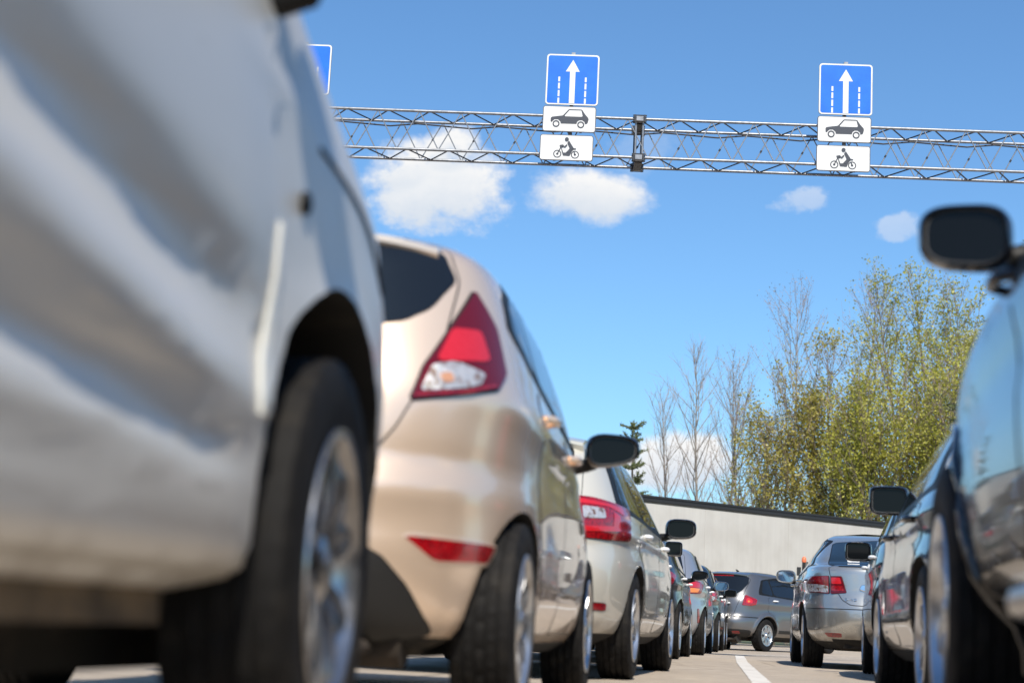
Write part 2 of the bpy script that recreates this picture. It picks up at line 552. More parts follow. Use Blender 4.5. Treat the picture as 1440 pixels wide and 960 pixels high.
def wheel_meshes(R, w, rim, style, n=120):
    key = (R, w, rim, style)
    if key in _wheels: return _wheels[key]
    h = w / 2
    side = [(-h * .80, rim - .012), (-h * .93, rim + .004), (-h * .99, rim + (R - rim) * .30), (-h * 1.01, rim + (R - rim) * .52), (-h * .98, rim + (R - rim) * .76), (-h * .92, R - .012)]
    tr = []
    grooves = (-.52, -.17, .17, .52)
    xs = [-.86]
    for g in grooves: xs += [g - .06, g - .035, g + .035, g + .06]
    xs += [.86]
    for i, x in enumerate(xs):
        lo = i > 0 and i < len(xs) - 1 and (i - 1) % 4 in (1, 2)
        tr.append((x * h, R - .003 * (abs(x) > .7) - (.009 if lo else 0), lo))
    prof = [(a, r, 0) for a, r in side] + tr + [(-a, r, 0) for a, r in side[::-1]]
    vs, fs = [], []
    k = len(prof)
    for i in range(n):
        for j, (a, r, lo) in enumerate(prof):
            if 6 <= j < k - 6 and not lo:
                sk = (i + int(abs(a) / h * 7)) % 5
                if sk == 0: r -= .006
            elif j in (5, k - 6, 4, k - 5) and i % 5 < 2: r -= .004
            t = 2 * math.pi * i / n
            vs.append((a, r * math.cos(t), r * math.sin(t)))
    for i in range(n):
        for j in range(k - 1):
            fs.append((i * k + j, i * k + j + 1, ((i + 1) % n) * k + j + 1, ((i + 1) % n) * k + j))
    tb = MB(); tb.add(vs, fs)
    tyre = tb.me('tyre', M_TYRE, True, 28)
    rb = MB()
    rb.lathe([(-h * .8, rim - .02), (-h * .75, rim - .005), (-h * .3, rim - .03), (h * .55, rim - .022), (h * .78, rim - .012), (h * .97, rim + .006), (h * 1.02, rim + .004), (h * 1.0, rim - .012), (h * .78, rim - .026), (h * .5, rim - .034)], 48)
    ns, half, z1 = {'multi': (5, .05, 1), 'five': (5, .085, 0), 'twin': (5, .05, 1), 'ten': (10, .045, 0), 'cover': (7, .17, 0)}[style]
    zface = h * (.74 if style != 'cover' else .78)
    ri = rim - .02
    for i in range(ns):
        for off in ((-.16, .16) if z1 else (0,)):
            t = 2 * math.pi * i / ns + off
            t2 = 2 * math.pi * i / ns + off * 1.7
            wi, wo = (.020, .016) if z1 else (half * .42, half * .36)
            if style == 'cover': wi, wo = .022, .052
            p0 = Vector((zface - .006, .052 * math.cos(t), .052 * math.sin(t))); p1 = Vector((zface + .006, ri * math.cos(t2), ri * math.sin(t2)))
            d = (p1 - p0).normalized(); c = d.cross(Vector((1, 0, 0))).normalized()
            q = []
            for p, ww in ((p0, wi), ((p0 + p1) / 2 + Vector((.008, 0, 0)), (wi + wo) / 2), (p1, wo)):
                q += [p + c * ww + Vector((-.03, 0, 0)), p + c * ww * .82 + Vector((.008, 0, 0)), p - c * ww * .82 + Vector((.008, 0, 0)), p - c * ww + Vector((-.03, 0, 0))]
            rb.add(q, [(0, 1, 5, 4), (1, 2, 6, 5), (2, 3, 7, 6), (4, 5, 9, 8), (5, 6, 10, 9), (6, 7, 11, 10), (0, 4, 7, 3), (4, 8, 11, 7), (0, 3, 2, 1), (8, 9, 10, 11)])
    rb.lathe([(zface - .04, .07), (zface - .005, .068), (zface + .006, .055), (zface + .012, .034), (zface + .018, .030), (zface + .02, .001)], 24)
    for i in range(5):
        t = 2 * math.pi * (i + .5) / 5
        rb.lathe([(zface - .01, .010), (zface + .004, .010), (zface + .006, .001)], 8, 0, 'X', (0, .048 * math.cos(t), .048 * math.sin(t)))
    rimm = rb.me('wheel', M_ALLOY, True, 35)
    db = MB(); db.lathe([(h * .02, .001), (h * .02, rim * .72), (-h * .1, rim * .72), (-h * .1, .001)], 40)
    db.box((-.02, rim * .62, .03), (.06, .07, .16))
    db.lathe([(-h * .55, .001), (-h * .55, rim * .93)], 32)
    disc = db.me('brake_disc', M_DISC, True, 30)
    _wheels[key] = (rimm, tyre, disc)
    return _wheels[key]


def add_wheel(car, x, y, z, R, w, rim, style, alloy=None, spin=0.0, steer=0.0):
    rimm, tyre, disc = wheel_meshes(R, w, rim, style)
    o = link('wheel', rimm, car)
    if alloy is not None:
        o.material_slots[0].link = 'OBJECT'; o.material_slots[0].material = alloy
    o.location = (x, y, z)
    o.rotation_euler = (spin, 0, steer + (0 if x > 0 else math.pi))
    link('tyre', tyre, o); link('brake_disc', disc, o)
    return o


# ------------------------------------------------------------------ door mirrors, handles
def mirror_part(car, body, y, z, reach=.17, w=.115, h=.075, style='round', shell=None, glass=None, sides=(1, -1), drop=.07):
    L = body.sp['L']
    yl = y - L / 2
    p, _ = body.hit(0, yl, z - drop)
    cx = p.x + reach
    n = 36
    def outline(k):
        pts = []
        for i in range(n):
            t = 2 * math.pi * i / n
            e = 2 / {'round': 3.2, 'square': 5.0, 'tear': 2.9}[style]
            x = math.copysign(abs(math.cos(t)) ** e, math.cos(t)); zz = math.copysign(abs(math.sin(t)) ** e, math.sin(t))
            if style == 'tear': zz = zz * (1 - .30 * (x + 1) / 2) + .16 * (x + 1) / 2
            elif style == 'round': zz = zz * (1 - .10 * (x + 1) / 2) + .05 * (x + 1) / 2
            pts.append((x * w * k, zz * h * k))
        return pts
    prof = [(.845, -.020), (.86, -.033), (.93, -.041), (1.0, -.030), (1.02, 0), (.99, .03), (.90, .062), (.74, .088), (.45, .105), (.1, .11)]
    for sg in sides:
        mb = MB(); vs = []; fs = []
        for k, yy in prof:
            vs += [(cx + px + yy * -.25, yl + yy - .0 + px * .10, z + pz) for px, pz in outline(k)]
        for i in range(len(prof) - 1):
            for j in range(n): fs.append((i * n + j, i * n + (j + 1) % n, (i + 1) * n + (j + 1) % n, (i + 1) * n + j))
        fs.append(tuple((len(prof) - 1) * n + j for j in range(n)))
        mb.add(vs, fs, 0)
        mb.tube([(p.x - .03, yl + .05, z - drop), (p.x + reach * .35, yl + .05, z - drop + .015), (cx - w * .7, yl + .035, z - h * .55)], [.036, .028, .03], 10, 1)
        mb.v = [(a * sg, b, c) for a, b, c in mb.v]
        o = mb.build('wing_mirror', [shell or M_GLOSSBLK, M_TRIM], car, True, 40)
        g = MB(); o2 = outline(.85)
        g.add([((cx + px + .005) * sg, yl - .0225 + px * .10, z + pz) for px, pz in o2] + [((cx + px + .005) * sg, yl - .0200 + px * .10, z + pz) for px, pz in o2],
              [tuple(range(n)), tuple(range(n, 2 * n))[::-1]] + [(i, i + n, (i + 1) % n + n, (i + 1) % n) for i in range(n)])
        g.build('mirror_glass', [glass or M_MIRRORD], o)
        rm = MB(); rm.tube([((cx + px * 1.005 + .005) * sg, yl - .0250 + px * .10, z + pz * 1.005) for px, pz in o2 + [o2[0]]], .0028, 6)
        rm.build('mirror_rim', M_RIM, o, True)


def handle_part(door, body, y, z, m, sg=1, ln=.17):
    yl = y - body.sp['L'] / 2
    pts, rs = [], []
    for t in np.linspace(-1, 1, 9):
        p, nn = body.hit(0, yl + t * ln / 2, z)
        lift = .034 * (1 - abs(t) ** 3.5) + .002
        pts.append(((p.x + lift) * sg, p.y, p.z)); rs.append(.014 if abs(t) < .95 else .011)
    mb = MB(); mb.tube(pts, rs, 10)
    mb.build('handle', m, door, True, 50)


def cfg(**k): return k


def build_car(name, label, cat, group, sp, loc, yaw, paint_m, hero=False):
    car = empty(name, loc, yaw, label, cat, group)
    L = sp['L']
    b = Body(sp, .03 if hero else .05, 40 if hero else 26, 40 if hero else 26)
    wh = sp['wheels']
    arches = []
    for s_ in (wh['sr'], wh['sf']):
        for sg in (1, -1):
            x0, x1 = sorted((sg * (wh['x'] - .17), sg * 1.3))
            arches.append((x0, x1, s_ - L / 2, wh.get('za', wh['z']), wh['Ra']))
    b.build([paint_m, M_WELL], car, arches)
    for s_ in (wh['sr'], wh['sf']):
        for sg in (1, -1):
            add_wheel(car, sg * wh['x'], s_ - L / 2, wh['R'], wh['R'], wh['w'], wh['rim'], wh['style'], wh.get('alloy'), s_ * 1.7 + sg * .4, wh.get('steer', 0) if s_ == wh['sf'] else 0)
    if wh.get('lip'):                        # lip round each wheel opening
        for s_ in (wh['sr'], wh['sf']):
            for sg in (1, -1):
                pts = []
                for i in range(33):
                    t = math.pi * (-.10 + 1.20 * i / 32)
                    yy, zz = s_ - L / 2 + (wh['Ra'] + .006) * math.cos(t), wh['z'] + (wh['Ra'] + .006) * math.sin(t)
                    p, n = b.hit(0, yy, zz)
                    pts.append((sg * (p.x + .001), yy, zz))
                mb = MB(); mb.tube(pts, wh['lip'][0], 8)
                mb.build('wheel_arch_lip', wh['lip'][1] or paint_m, car, True, 50)
    # underside: dark tray, axle and silencer
    u = MB()
    u.box((0, 0, .25), (1.05 * wh['x'] / .75, L - 1.0, .12))
    u.box((0, -L / 2 + .38, .27), (1.0, .3, .1))
    u.tube([(-.6, wh['sr'] - L / 2, .27), (.6, wh['sr'] - L / 2, .27)], .04, 8)
    u.tube([(.1, -L / 2 + .30, .24), (.55, -L / 2 + .30, .24)], .085, 12)
    u.tube([(.45, -L / 2 + .3, .22), (.45, -L / 2 + .06, .215)], .024, 8)
    u.build('underbody', M_UNDER, car, True, 40)
    doors = []
    for it in sp.get('side', []):
        kind, poly = it[0], it[1]; o = it[2] if len(it) > 2 else {}
        if kind == 'door':
            d = b.patch('door', poly, 0, paint_m, car, .003, .005, M_TRIM, .06, True, o.get('rnd', .12))
            for sg, dd in zip((1, -1), d):
                if o.get('handle'): handle_part(dd, b, *o['handle'], o.get('hm', paint_m), sg)
        elif kind == 'frame':
            fr = b.patch('window_frame', poly, 0, o.get('m', M_TRIM), car, .003, .004, M_TRIM, .06, True, o.get('rnd', .14))
            doors = fr
        elif kind == 'window':
            for sg, par in zip((1, -1), doors or [car, car]):
                pass
            w2 = b.patch('window', poly, 0, o.get('m', M_GLASS), car, .0055, .006, M_TRIM, .06, True, o.get('rnd', .1))
        else:
            b.patch(kind, poly, 0, o['m'], car, o.get('off', .004), o.get('gap', .003), o.get('gm', o['m']), .05, True, o.get('rnd', .12))
    lampcur = None
    for it in sp.get('rear', []):
        kind, poly, az, m = it[:4]; o = it[4] if len(it) > 4 else {}
        mir = o.get('mir', True)
        par = car
        res = b.patch(kind, poly, az, m, car, o.get('off', .004), o.get('gap', .004), o.get('gm', M_TRIM), o.get('grid', .03 if hero else .05), mir, o.get('rnd', .1))
        if o.get('sub') and lampcur:
            for q, ln in zip(res, lampcur): q.parent = ln
        else: lampcur = res
    if sp.get('windscreen'):
        b.patch('windscreen', sp['windscreen'], 90, M_GLASS, car, .005, .01, M_TRIM, .08, False, .1)
    if sp.get('mirror'): mirror_part(car, b, **sp['mirror'])
    for fn in sp.get('extra', []): fn(car, b, paint_m)
    return car, b


# ------------------------------------------------------------------ shapes of the cars (distances from the rear / front bumper, heights)
def flare(wh, amp, width=.10):
    def f(s, z):
        v = 0
        for sw in (wh['sr'], wh['sf']):
            r = math.hypot(s - sw, z - wh['z'])
            if r > wh['Ra'] - .05: v += amp * math.exp(-(max(0, r - wh['Ra']) / width) ** 2)
        return v
    return f


def g(x, c, w): return math.exp(-((x - c) / w) ** 2)


def sstep(a, b, x):
    t = min(1, max(0, (x - a) / (b - a))); return t * t * (3 - 2 * t)


# beige hatchback
W_F = cfg(sr=.70, sf=3.19, R=.305, z=.30, x=.752, w=.195, rim=.205, style='twin', Ra=.345)
fl_f = flare(W_F, .012)
BEIGE = cfg(L=3.95, wheels=W_F, keys=[
    (.19, .24, .25, .70, 5, 5), (.25, .09, .10, .785, 5, 4.4), (.34, .03, .04, .83, 4.6, 4), (.50, .0, .0, .85, 4.5, 4),
    (.56, .010, .01, .856, 4.5, 4), (.60, .008, .02, .857, 4.5, 4), (.655, .0, .04, .858, 4.5, 4), (.755, .05, .14, .858, 4.5, 4), (.80, .056, .28, .856, 4.6, 4), (.90, .075, .58, .85, 4.8, 4), (.98, .10, .85, .838, 5, 4),
    (1.06, .13, 1.02, .822, 5, 4.5), (1.19, .19, 1.27, .786, 5, 4.8), (1.32, .25, 1.54, .738, 5, 4.8), (1.41, .29, 1.74, .69, 5, 4.8),
    (1.465, .36, 1.95, .625, 4.5, 4.5), (1.50, .62, 2.3, .46, 4, 4), (1.515, 1.0, 2.55, .25, 3.5, 3.5)],
    bow=[(0, .10), (.6, .13), (1.0, .12), (1.4, .14)],
    disp=lambda s, z: fl_f(s, z) + .018 * g(z, .93 - .05 * (s - 1), .07) * sstep(2.6, .5, s) - .012 * g(z, .82, .05) * sstep(.8, 1.5, s) + .008 * g(z, .42, .05) * sstep(1, 1.3, s) * sstep(2.9, 2.6, s),
    windscreen=[(-.62, 1.02), (.62, 1.02), (.52, 1.38), (-.52, 1.38)])

# pale estate
W_E = cfg(sr=1.05, sf=3.73, R=.325, z=.32, x=.775, w=.215, rim=.215, style='five', Ra=.37)
fl_e = flare(W_E, .010)
ESTATE = cfg(L=4.66, wheels=W_E, keys=[
    (.20, .30, .25, .72, 5, 5), (.27, .10, .10, .83, 5, 4.5), (.38, .03, .03, .875, 5, 4), (.55, .0, .0, .895, 5, 4), (.66, .02, .03, .90, 5, 4),
    (.76, .06, .10, .902, 5, 4), (.86, .07, .5, .897, 5, 4), (.94, .09, .95, .885, 5, 4.5), (1.0, .12, 1.12, .86, 5, 4.5), (1.1, .19, 1.35, .815, 5, 4.8),
    (1.25, .33, 1.70, .745, 5, 4.8), (1.36, .46, 1.97, .685, 5, 4.8), (1.42, .52, 2.25, .61, 4.5, 4.5), (1.455, .8, 2.6, .45, 4, 4), (1.465, 1.2, 3.0, .25, 3.5, 3.5)],
    bow=[(0, .10), (1.4, .12)],
    disp=lambda s, z: fl_e(s, z) + .010 * g(z, .845, .025) - .010 * g(z, .78, .05) + .010 * g(z, .40, .05) * sstep(1.4, 1.7, s) * sstep(3.4, 3.1, s),
    windscreen=[(-.66, 1.02), (.66, 1.02), (.56, 1.38), (-.56, 1.38)])


def hatch_spec(L=4.2, H=1.47, W=.88, style='ten', rear=(.05, .07), R=.315, alloy=None, slope=1.0):
    k = H / 1.47
    wh = cfg(sr=.78, sf=L - .88, R=R, z=R - .005, x=W - .115, w=.205, rim=.205, style=style, Ra=R + .045, alloy=alloy)
    f = flare(wh, .012)
    return cfg(L=L, wheels=wh, keys=[
        (.20, .26, .25, W - .17, 5, 5), (.27, .09, .10, W - .07, 5, 4.4), (.38, .03, .04, W - .025, 5, 4), (.54, 0, 0, W - .005, 4.8, 4), (.66, .02, .03, W, 4.8, 4),
        (.76 * k, rear[0], .12, W, 4.8, 4), (.86 * k, rear[1], .5, W - .006, 4.8, 4), (.95 * k, rear[1] + .03, .95, W - .022, 5, 4.3), (1.02 * k, .13, 1.2, W - .05, 5, 4.5),
        (1.15 * k, .22 * slope, 1.34, W - .105, 5, 4.8), (1.30 * k, .36 * slope, 1.66, W - .17, 5, 4.8), (1.38 * k, .42 * slope, 1.86, W - .22, 5, 4.8), (1.43 * k, .52 * slope, 2.1, W - .29, 4.5, 4.5),
        (1.458 * k, .8, 2.6, W - .43, 4, 4), (1.47 * k, 1.15, 2.8, W - .62, 3.5, 3.5)],
        bow=[(0, .10), (1.4, .13)], disp=lambda s, z: f(s, z) + .012 * g(z, .86 * k, .05) - .012 * g(z, .76 * k, .05) + .008 * g(z, .42, .05),
        windscreen=[(-W + .25, 1.04 * k), (W - .25, 1.04 * k), (W - .35, 1.38 * k), (-W + .35, 1.38 * k)])


# silver saloon
W_D = cfg(sr=1.05, sf=3.75, R=.325, z=.32, x=.775, w=.215, rim=.21, style='five', Ra=.37)
fl_d = flare(W_D, .012)
SALOON = cfg(L=4.70, wheels=W_D, keys=[
    (.21, .30, .25, .72, 5, 5), (.28, .12, .10, .83, 5, 4.5), (.36, .05, .03, .875, 5, 4), (.50, .0, .0, .895, 4.6, 4), (.60, .005, .03, .90, 4.6, 4),
    (.66, .03, .05, .902, 4.6, 4), (.78, .07, .15, .90, 4.6, 4), (.90, .085, .6, .89, 4.6, 4), (1.0, .10, 1.2, .865, 4.6, 4.5), (1.035, .13, 1.32, .85, 4.6, 4.5), (1.06, .24, 1.42, .83, 4.5, 4.5), (1.085, .46, 1.5, .80, 4.5, 4.5),
    (1.16, .62, 1.65, .765, 5, 4.5), (1.29, .92, 2.0, .675, 5, 4.5), (1.385, 1.18, 2.3, .61, 5, 4.5), (1.435, 1.42, 2.6, .52, 4.5, 4.5), (1.46, 1.8, 2.8, .40, 4, 4), (1.47, 2.1, 3.0, .25, 3.5, 3.5)],
    bow=[(0, .10), (.6, .12), (1.05, .10), (1.1, .14)],
    disp=lambda s, z: fl_d(s, z) + .014 * g(z, .90, .05) - .010 * g(z, .78, .06) + .01 * g(z, .40, .05),
    windscreen=[(-.66, 1.05), (.66, 1.05), (.56, 1.40), (-.56, 1.40)])

# grey compact MPV
W_M = cfg(sr=.86, sf=3.44, R=.315, z=.31, x=.76, w=.205, rim=.205, style='cover', Ra=.375)
fl_m = flare(W_M, .022, .07)
MPV = cfg(L=4.28, wheels=W_M, keys=[
    (.24, .28, .25, .70, 5, 5), (.31, .10, .10, .81, 5, 4.5), (.40, .03, .03, .86, 5, 4), (.55, .0, .0, .88, 4.8, 4), (.64, .03, .03, .885, 4.8, 4),
    (.72, .07, .10, .885, 4.8, 4), (.86, .09, .45, .88, 4.8, 4), (.98, .12, .85, .862, 4.8, 4.3), (1.06, .16, 1.1, .83, 5, 4.5),
    (1.18, .23, 1.35, .78, 5, 4.5), (1.34, .36, 1.7, .715, 5, 4.5), (1.46, .46, 2.05, .655, 5, 4.5), (1.52, .54, 2.3, .59, 4.5, 4.5), (1.555, .85, 2.6, .45, 4, 4), (1.57, 1.2, 2.8, .25, 3.5, 3.5)],
    bow=[(0, .10), (.7, .14), (1.5, .15)],
    disp=lambda s, z: fl_m(s, z) + .012 * g(z, .93, .05) - .01 * g(z, .8, .06),
    windscreen=[(-.62, 1.08), (.62, 1.08), (.52, 1.46), (-.52, 1.46)])

# silver van alongside the camera
W_S = cfg(sr=.95, sf=3.80, R=.38, z=.39, x=.760, w=.225, rim=.250, style='multi', za=.45, Ra=.435, alloy=M_ALLOYD, steer=R_(4.5))
fl_s = flare(W_S, .020, .06)


def disp_s(s, z):
    u = s - 2.50                     # 0 beside the camera's view, about 1.3 at the front wheel
    q = z + .17 * u + .10 * max(0, u - .55) ** 2
    fade = sstep(1.08, .50, u)
    v = -.042 * g(q, .875, .062) * fade + .026 * g(q, .715, .055) * fade
    q2 = z + .07 * u
    v += (-.020 * g(q2, .605, .040) + .012 * g(q2, .525, .035)) * sstep(.90, .66, u)
    v += .010 * g(z, .40, .04) * sstep(1.0, .9, u)
    v -= .022 * g(s - (3.54 - .35 * (z - .65)), 0, .05) * sstep(.45, .6, z) * sstep(1.5, 1.2, z)
    return fl_s(s, z) + v


VAN = cfg(L=4.75, wheels=W_S, keys=[
    (.325, .3, .25, .70, 5, 6), (.365, .12, .12, .838, 5, 6), (.47, .03, .03, .850, 5, 6), (.62, .0, .0, .855, 5, 6.5), (.78, 0, .01, .862, 5, 6.5), (.90, .02, .04, .862, 5, 6.5),
    (1.0, .04, .10, .86, 5, 6.5), (1.08, .05, .18, .857, 5, 7), (1.16, .06, .33, .85, 5, 7), (1.28, .07, .60, .838, 5, 7), (1.40, .08, .82, .82, 5, 7), (1.5, .09, .98, .80, 5, 6),
    (1.65, .14, 1.22, .75, 5, 5), (1.78, .20, 1.6, .69, 5, 5), (1.86, .4, 1.9, .6, 4, 4), (1.90, .9, 2.3, .4, 3.5, 3.5)],
    bow=[(0, .1), (1.5, .12)], bowf=[(0, .07), (2, .08)], disp=disp_s, windscreen=[(-.68, 1.52), (.68, 1.52), (.62, 1.76), (-.62, 1.76)])

# black off-roader, right edge
W_J = cfg(sr=.95, sf=3.80, R=.395, z=.395, x=.81, w=.245, rim=.255, style='five', Ra=.495)
fl_j = flare(W_J, .025, .08)
OFFROADER = cfg(L=4.70, wheels=W_J, keys=[
    (.36, .3, .25, .74, 5, 5), (.44, .10, .10, .86, 5, 4.5), (.56, .03, .03, .895, 5, 4), (.70, .0, .0, .91, 5, 3.8), (.88, 0, .0, .915, 5, 3.8), (.98, .02, .04, .91, 5, 3.8),
    (1.06, .05, .16, .895, 5, 3.8), (1.11, .07, .5, .87, 5, 4), (1.15, .09, .95, .845, 5, 4.2), (1.2, .11, 1.25, .82, 5, 4.5), (1.4, .16, 1.6, .755, 5, 4.5), (1.6, .3, 2.05, .69, 5, 4.5),
    (1.72, .6, 2.4, .55, 4, 4), (1.76, 1.2, 2.7, .25, 3.5, 3.5)],
    bow=[(0, .1), (1.5, .12)], disp=lambda s, z: fl_j(s, z) - .012 * g(z, .86, .05) + .012 * g(z, .98, .05),
    windscreen=[(-.64, 1.22), (.64, 1.22), (.54, 1.6), (-.54, 1.6)])

# black estate, second on the right
W_B = cfg(sr=.95, sf=3.68, R=.325, z=.32, x=.775, w=.225, rim=.225, style='five', Ra=.368)
fl_b = flare(W_B, .014)
BLACK = cfg(L=4.58, wheels=W_B, keys=[
    (.20, .30, .25, .74, 5, 5), (.27, .10, .10, .84, 5, 4.5), (.38, .03, .03, .88, 5, 4), (.55, .0, .0, .895, 5, 4), (.66, .02, .03, .90, 5, 4),
    (.76, .05, .10, .90, 5, 4), (.86, .06, .5, .893, 5, 4), (.93, .08, .95, .88, 5, 4.5), (.99, .12, 1.12, .855, 5, 4.5), (1.1, .2, 1.37, .81, 5, 4.8),
    (1.23, .36, 1.70, .74, 5, 4.8), (1.33, .52, 1.95, .68, 5, 4.8), (1.40, .6, 2.25, .59, 4.5, 4.5), (1.435, .9, 2.6, .47, 4, 4), (1.45, 1.3, 3.0, .25, 3.5, 3.5)],
    bow=[(0, .10), (1.4, .12)], disp=lambda s, z: fl_b(s, z) + .014 * g(z, .88, .04) - .012 * g(z, .78, .06) + .014 * g(z, .42, .06) * sstep(1.3, 1.5, s) * sstep(3.3, 3.1, s),
    windscreen=[(-.66, 1.0), (.66, 1.0), (.56, 1.35), (-.56, 1.35)])

# where each stands: x, y of its centre, heading
PLACE = dict(van=(-1.665, 1.445, 0), beige=(-1.68, 6.33, 2.1), estate=(-1.745, 11.45, -.9), small4=(-1.94, 15.85, 0), small5=(-1.97, 19.85, 0), silver6=(-1.90, 24.3, 0),
             navy7=(-1.90, 29.3, 0), black8=(-1.92, 33.9, 0), mpv=(-.39, 34.8, -30), offroader=(1.355, 3.25, 0), black=(1.475, 8.95, .8), dark=(1.60, 14.65, -.8), saloon=(1.05, 19.41, 2.2))


def side_set(L, sr, sf, Ra, zb, rise, zt, c0, c1, z0=.29, handle=True, glass=None, hm=None, ft=None, zw=.31):
    sB = sr + (sf - sr) * .48
    sC = sr + .30
    ft = ft if ft is not None else c1 - .78
    up = lambda s_: zb + rise * (c1 - s_) / (c1 - c0)
    top = lambda s_: zt - .10 * max(0, (c0 + .75 - s_) / .75) ** 2
    o = dict(m=glass) if glass else {}
    out = [('door', [(sr + Ra + .05, z0), (sB - .01, z0), (sB - .01, up(sB) - .03), (sr + .06, up(sr) - .03), (sr + .02, zw + Ra + .10), (sr + Ra * .72, zw + Ra * .78 + .03), (sr + Ra + .03, zw + .12)], dict(handle=(sr + .30, up(sr) - .10) if handle else None, rnd=.1, hm=hm)),
           ('door', [(sB + .01, z0), (sf - Ra - .06, z0), (sf - Ra - .04, zw + .2), (sf - Ra + .02, zb - .05), (sB + .01, up(sB) - .03)], dict(handle=(sB + .22, up(sB) - .10) if handle else None, rnd=.08, hm=hm)),
           ('frame', [(c1, zb - .005), (ft + .04, zt - .015), (ft - .25, zt + .01), (c0 + .8, top(c0 + .8) + .01), (c0 + .22, top(c0 + .22)), (c0 + .03, up(c0) + .07), (c0, up(c0) + .0), (sB, up(sB) - .02)], dict(rnd=.08)),
           ('window', [(c0 + .09, up(c0) + .03), (sC - .03, up(sC) + .01), (sC - .03, top(sC) - .03), (c0 + .26, top(c0 + .26) - .03)], o),
           ('window', [(sC + .02, up(sC) + .01), (sB - .04, up(sB) + .005), (sB - .04, top(sB) - .025), (sC + .02, top(sC) - .025)], o),
           ('window', [(sB + .04, up(sB) + .005), (c1 - .16, zb + .012), (ft - .02, zt - .03), (sB + .04, top(sB) - .025)], o)]
    if sC - c0 < .22: out.pop(3)
    return out


def extra_box(name, c, d, m, bev=.01, sub=None, rot=0):
    def f(car, b, pm):
        mb = MB(); mb.box((0, 0, 0), d)
        me = mb.me(name, m)
        bm = bmesh.new(); bm.from_mesh(me); bmesh.ops.bevel(bm, geom=bm.edges[:], offset=bev, segments=2, affect='EDGES'); bm.to_mesh(me); bm.free()
        o = link(name, me, car, c); o.rotation_euler = (rot, 0, 0)
    return f


def spoiler(w, s0, z0, ln, th=.03, drop=.03):
    """lip carried on from the roof over the rear window"""
    def f(car, b, pm):
        L = b.sp['L']; mb = MB(); vs = []; fs = []; n = 21
        for i in range(n):
            x = w * (2 * i / (n - 1) - 1); e = abs(x / w)
            y0 = s0 - L / 2 + .10 * e ** 2.2; zz = z0 - .035 * e ** 2.4
            k = 1 - .6 * e ** 4
            vs += [(x, y0 + .22, zz + .035), (x, y0 + .08, zz + .030), (x, y0 - ln * k, zz), (x, y0 - ln * k, zz - th * .6), (x, y0 + .0, zz - th - drop), (x, y0 + .22, zz - .05)]
        for i in range(n - 1):
            for j in range(6): fs.append((i * 6 + j, i * 6 + (j + 1) % 6, (i + 1) * 6 + (j + 1) % 6, (i + 1) * 6 + j))
        fs += [tuple(range(6)), tuple((n - 1) * 6 + j for j in range(6))[::-1]]
        mb.add(vs, fs); mb.build('roof_spoiler', pm, car, True, 35)
    return f


def strokes(name, segs, x, s, z, sc, m, body_az=-90):
    """small raised chrome badge made of strokes, laid on the rear"""
    def f(car, b, pm):
        mb = MB()
        for pl in segs:
            pts = []
            for (u, v) in pl:
                p, n = b.hit(body_az, x + u * sc, z + v * sc); pts.append(p + n * .006)
            mb.tube(pts, sc * .11, 6)
        mb.build(name, m, car, True, 40)
    return f


M_AMBERB = mat('amber_bulb', (.50, .25, .14), .2, coat=1)
P_VAN = paint('silver_van_paint', (.70, .68, .64), .32, .42, .10, (.20, .155, .105), (.27, .40), .85, 0)
P_BEIGE = paint('beige_paint', (.86, .655, .485), .52, .27, 1.0, (.14, .11, .08), (.18, .36), .6)
P_PALE = paint('pale_estate_paint', (.62, .585, .50), .25, .36, 1.0, (.2, .16, .12), (.2, .42), .6)
P_DKGREY = paint('dark_grey_paint', (.10, .10, .105), .6, .3)
P_BROWN = paint('anthracite_paint', (.05, .048, .048), .6, .28)
P_SILV = paint('silver_paint', (.47, .47, .48), .7, .32)
P_NAVY = paint('navy_paint', (.010, .013, .024), .3, .25)
P_BLACK = paint('black_paint', (.007, .007, .008), .1, .2, .9, spec=.25)
P_BLACK2 = paint('black_estate_paint', (.007, .008, .010), .1, .2, .85, dirt_amt=.3, spec=.2)
P_BLACK3 = paint('black_hatch_paint', (.014, .014, .015), .2, .22, .8, spec=.2)
P_JEEP = paint('offroader_paint', (.005, .0055, .007), .05, .2, .6, dirt_z=(.3, .5), dirt_amt=.3, peel=0, spec=.1)
P_MPV = paint('grey_mpv_paint', (.15, .15, .155), .65, .30)
P_SAL = paint('warm_silver_paint', (.46, .45, .415), .75, .25)

# silver van
M_EDGE = mat('pale_strip', (.78, .77, .70), .35, coat=.5)
VAN['side'] = [
    ('door', [(2.38, .33), (3.28, .33), (3.29, .55), (3.36, .95), (3.38, 1.40), (2.38, 1.42)], dict(rnd=.05)),
    ('pale_door_strip', [(3.405, .92), (3.428, .92), (3.365, .60), (3.335, .60)], dict(m=M_EDGE, off=.008, gap=.004, rnd=.05)),  # narrow pale strip laid down the front of the door
    ('door', [(1.42, .33), (2.36, .33), (2.36, 1.42), (1.30, 1.42), (1.30, .95), (1.40, .70)], dict(rnd=.05)),
    ('frame', [(3.45, 1.46), (3.15, 1.74), (.5, 1.72), (.4, 1.46)], dict(rnd=.05)),
    ('window', [(3.33, 1.48), (3.08, 1.70), (2.42, 1.71), (2.42, 1.48)]), ('window', [(2.34, 1.48), (2.34, 1.71), (1.35, 1.71), (1.35, 1.48)])]
VAN['mirror'] = dict(y=3.32, z=1.43, reach=.16, w=.10, h=.11, style='square', shell=M_TRIM, drop=.15)


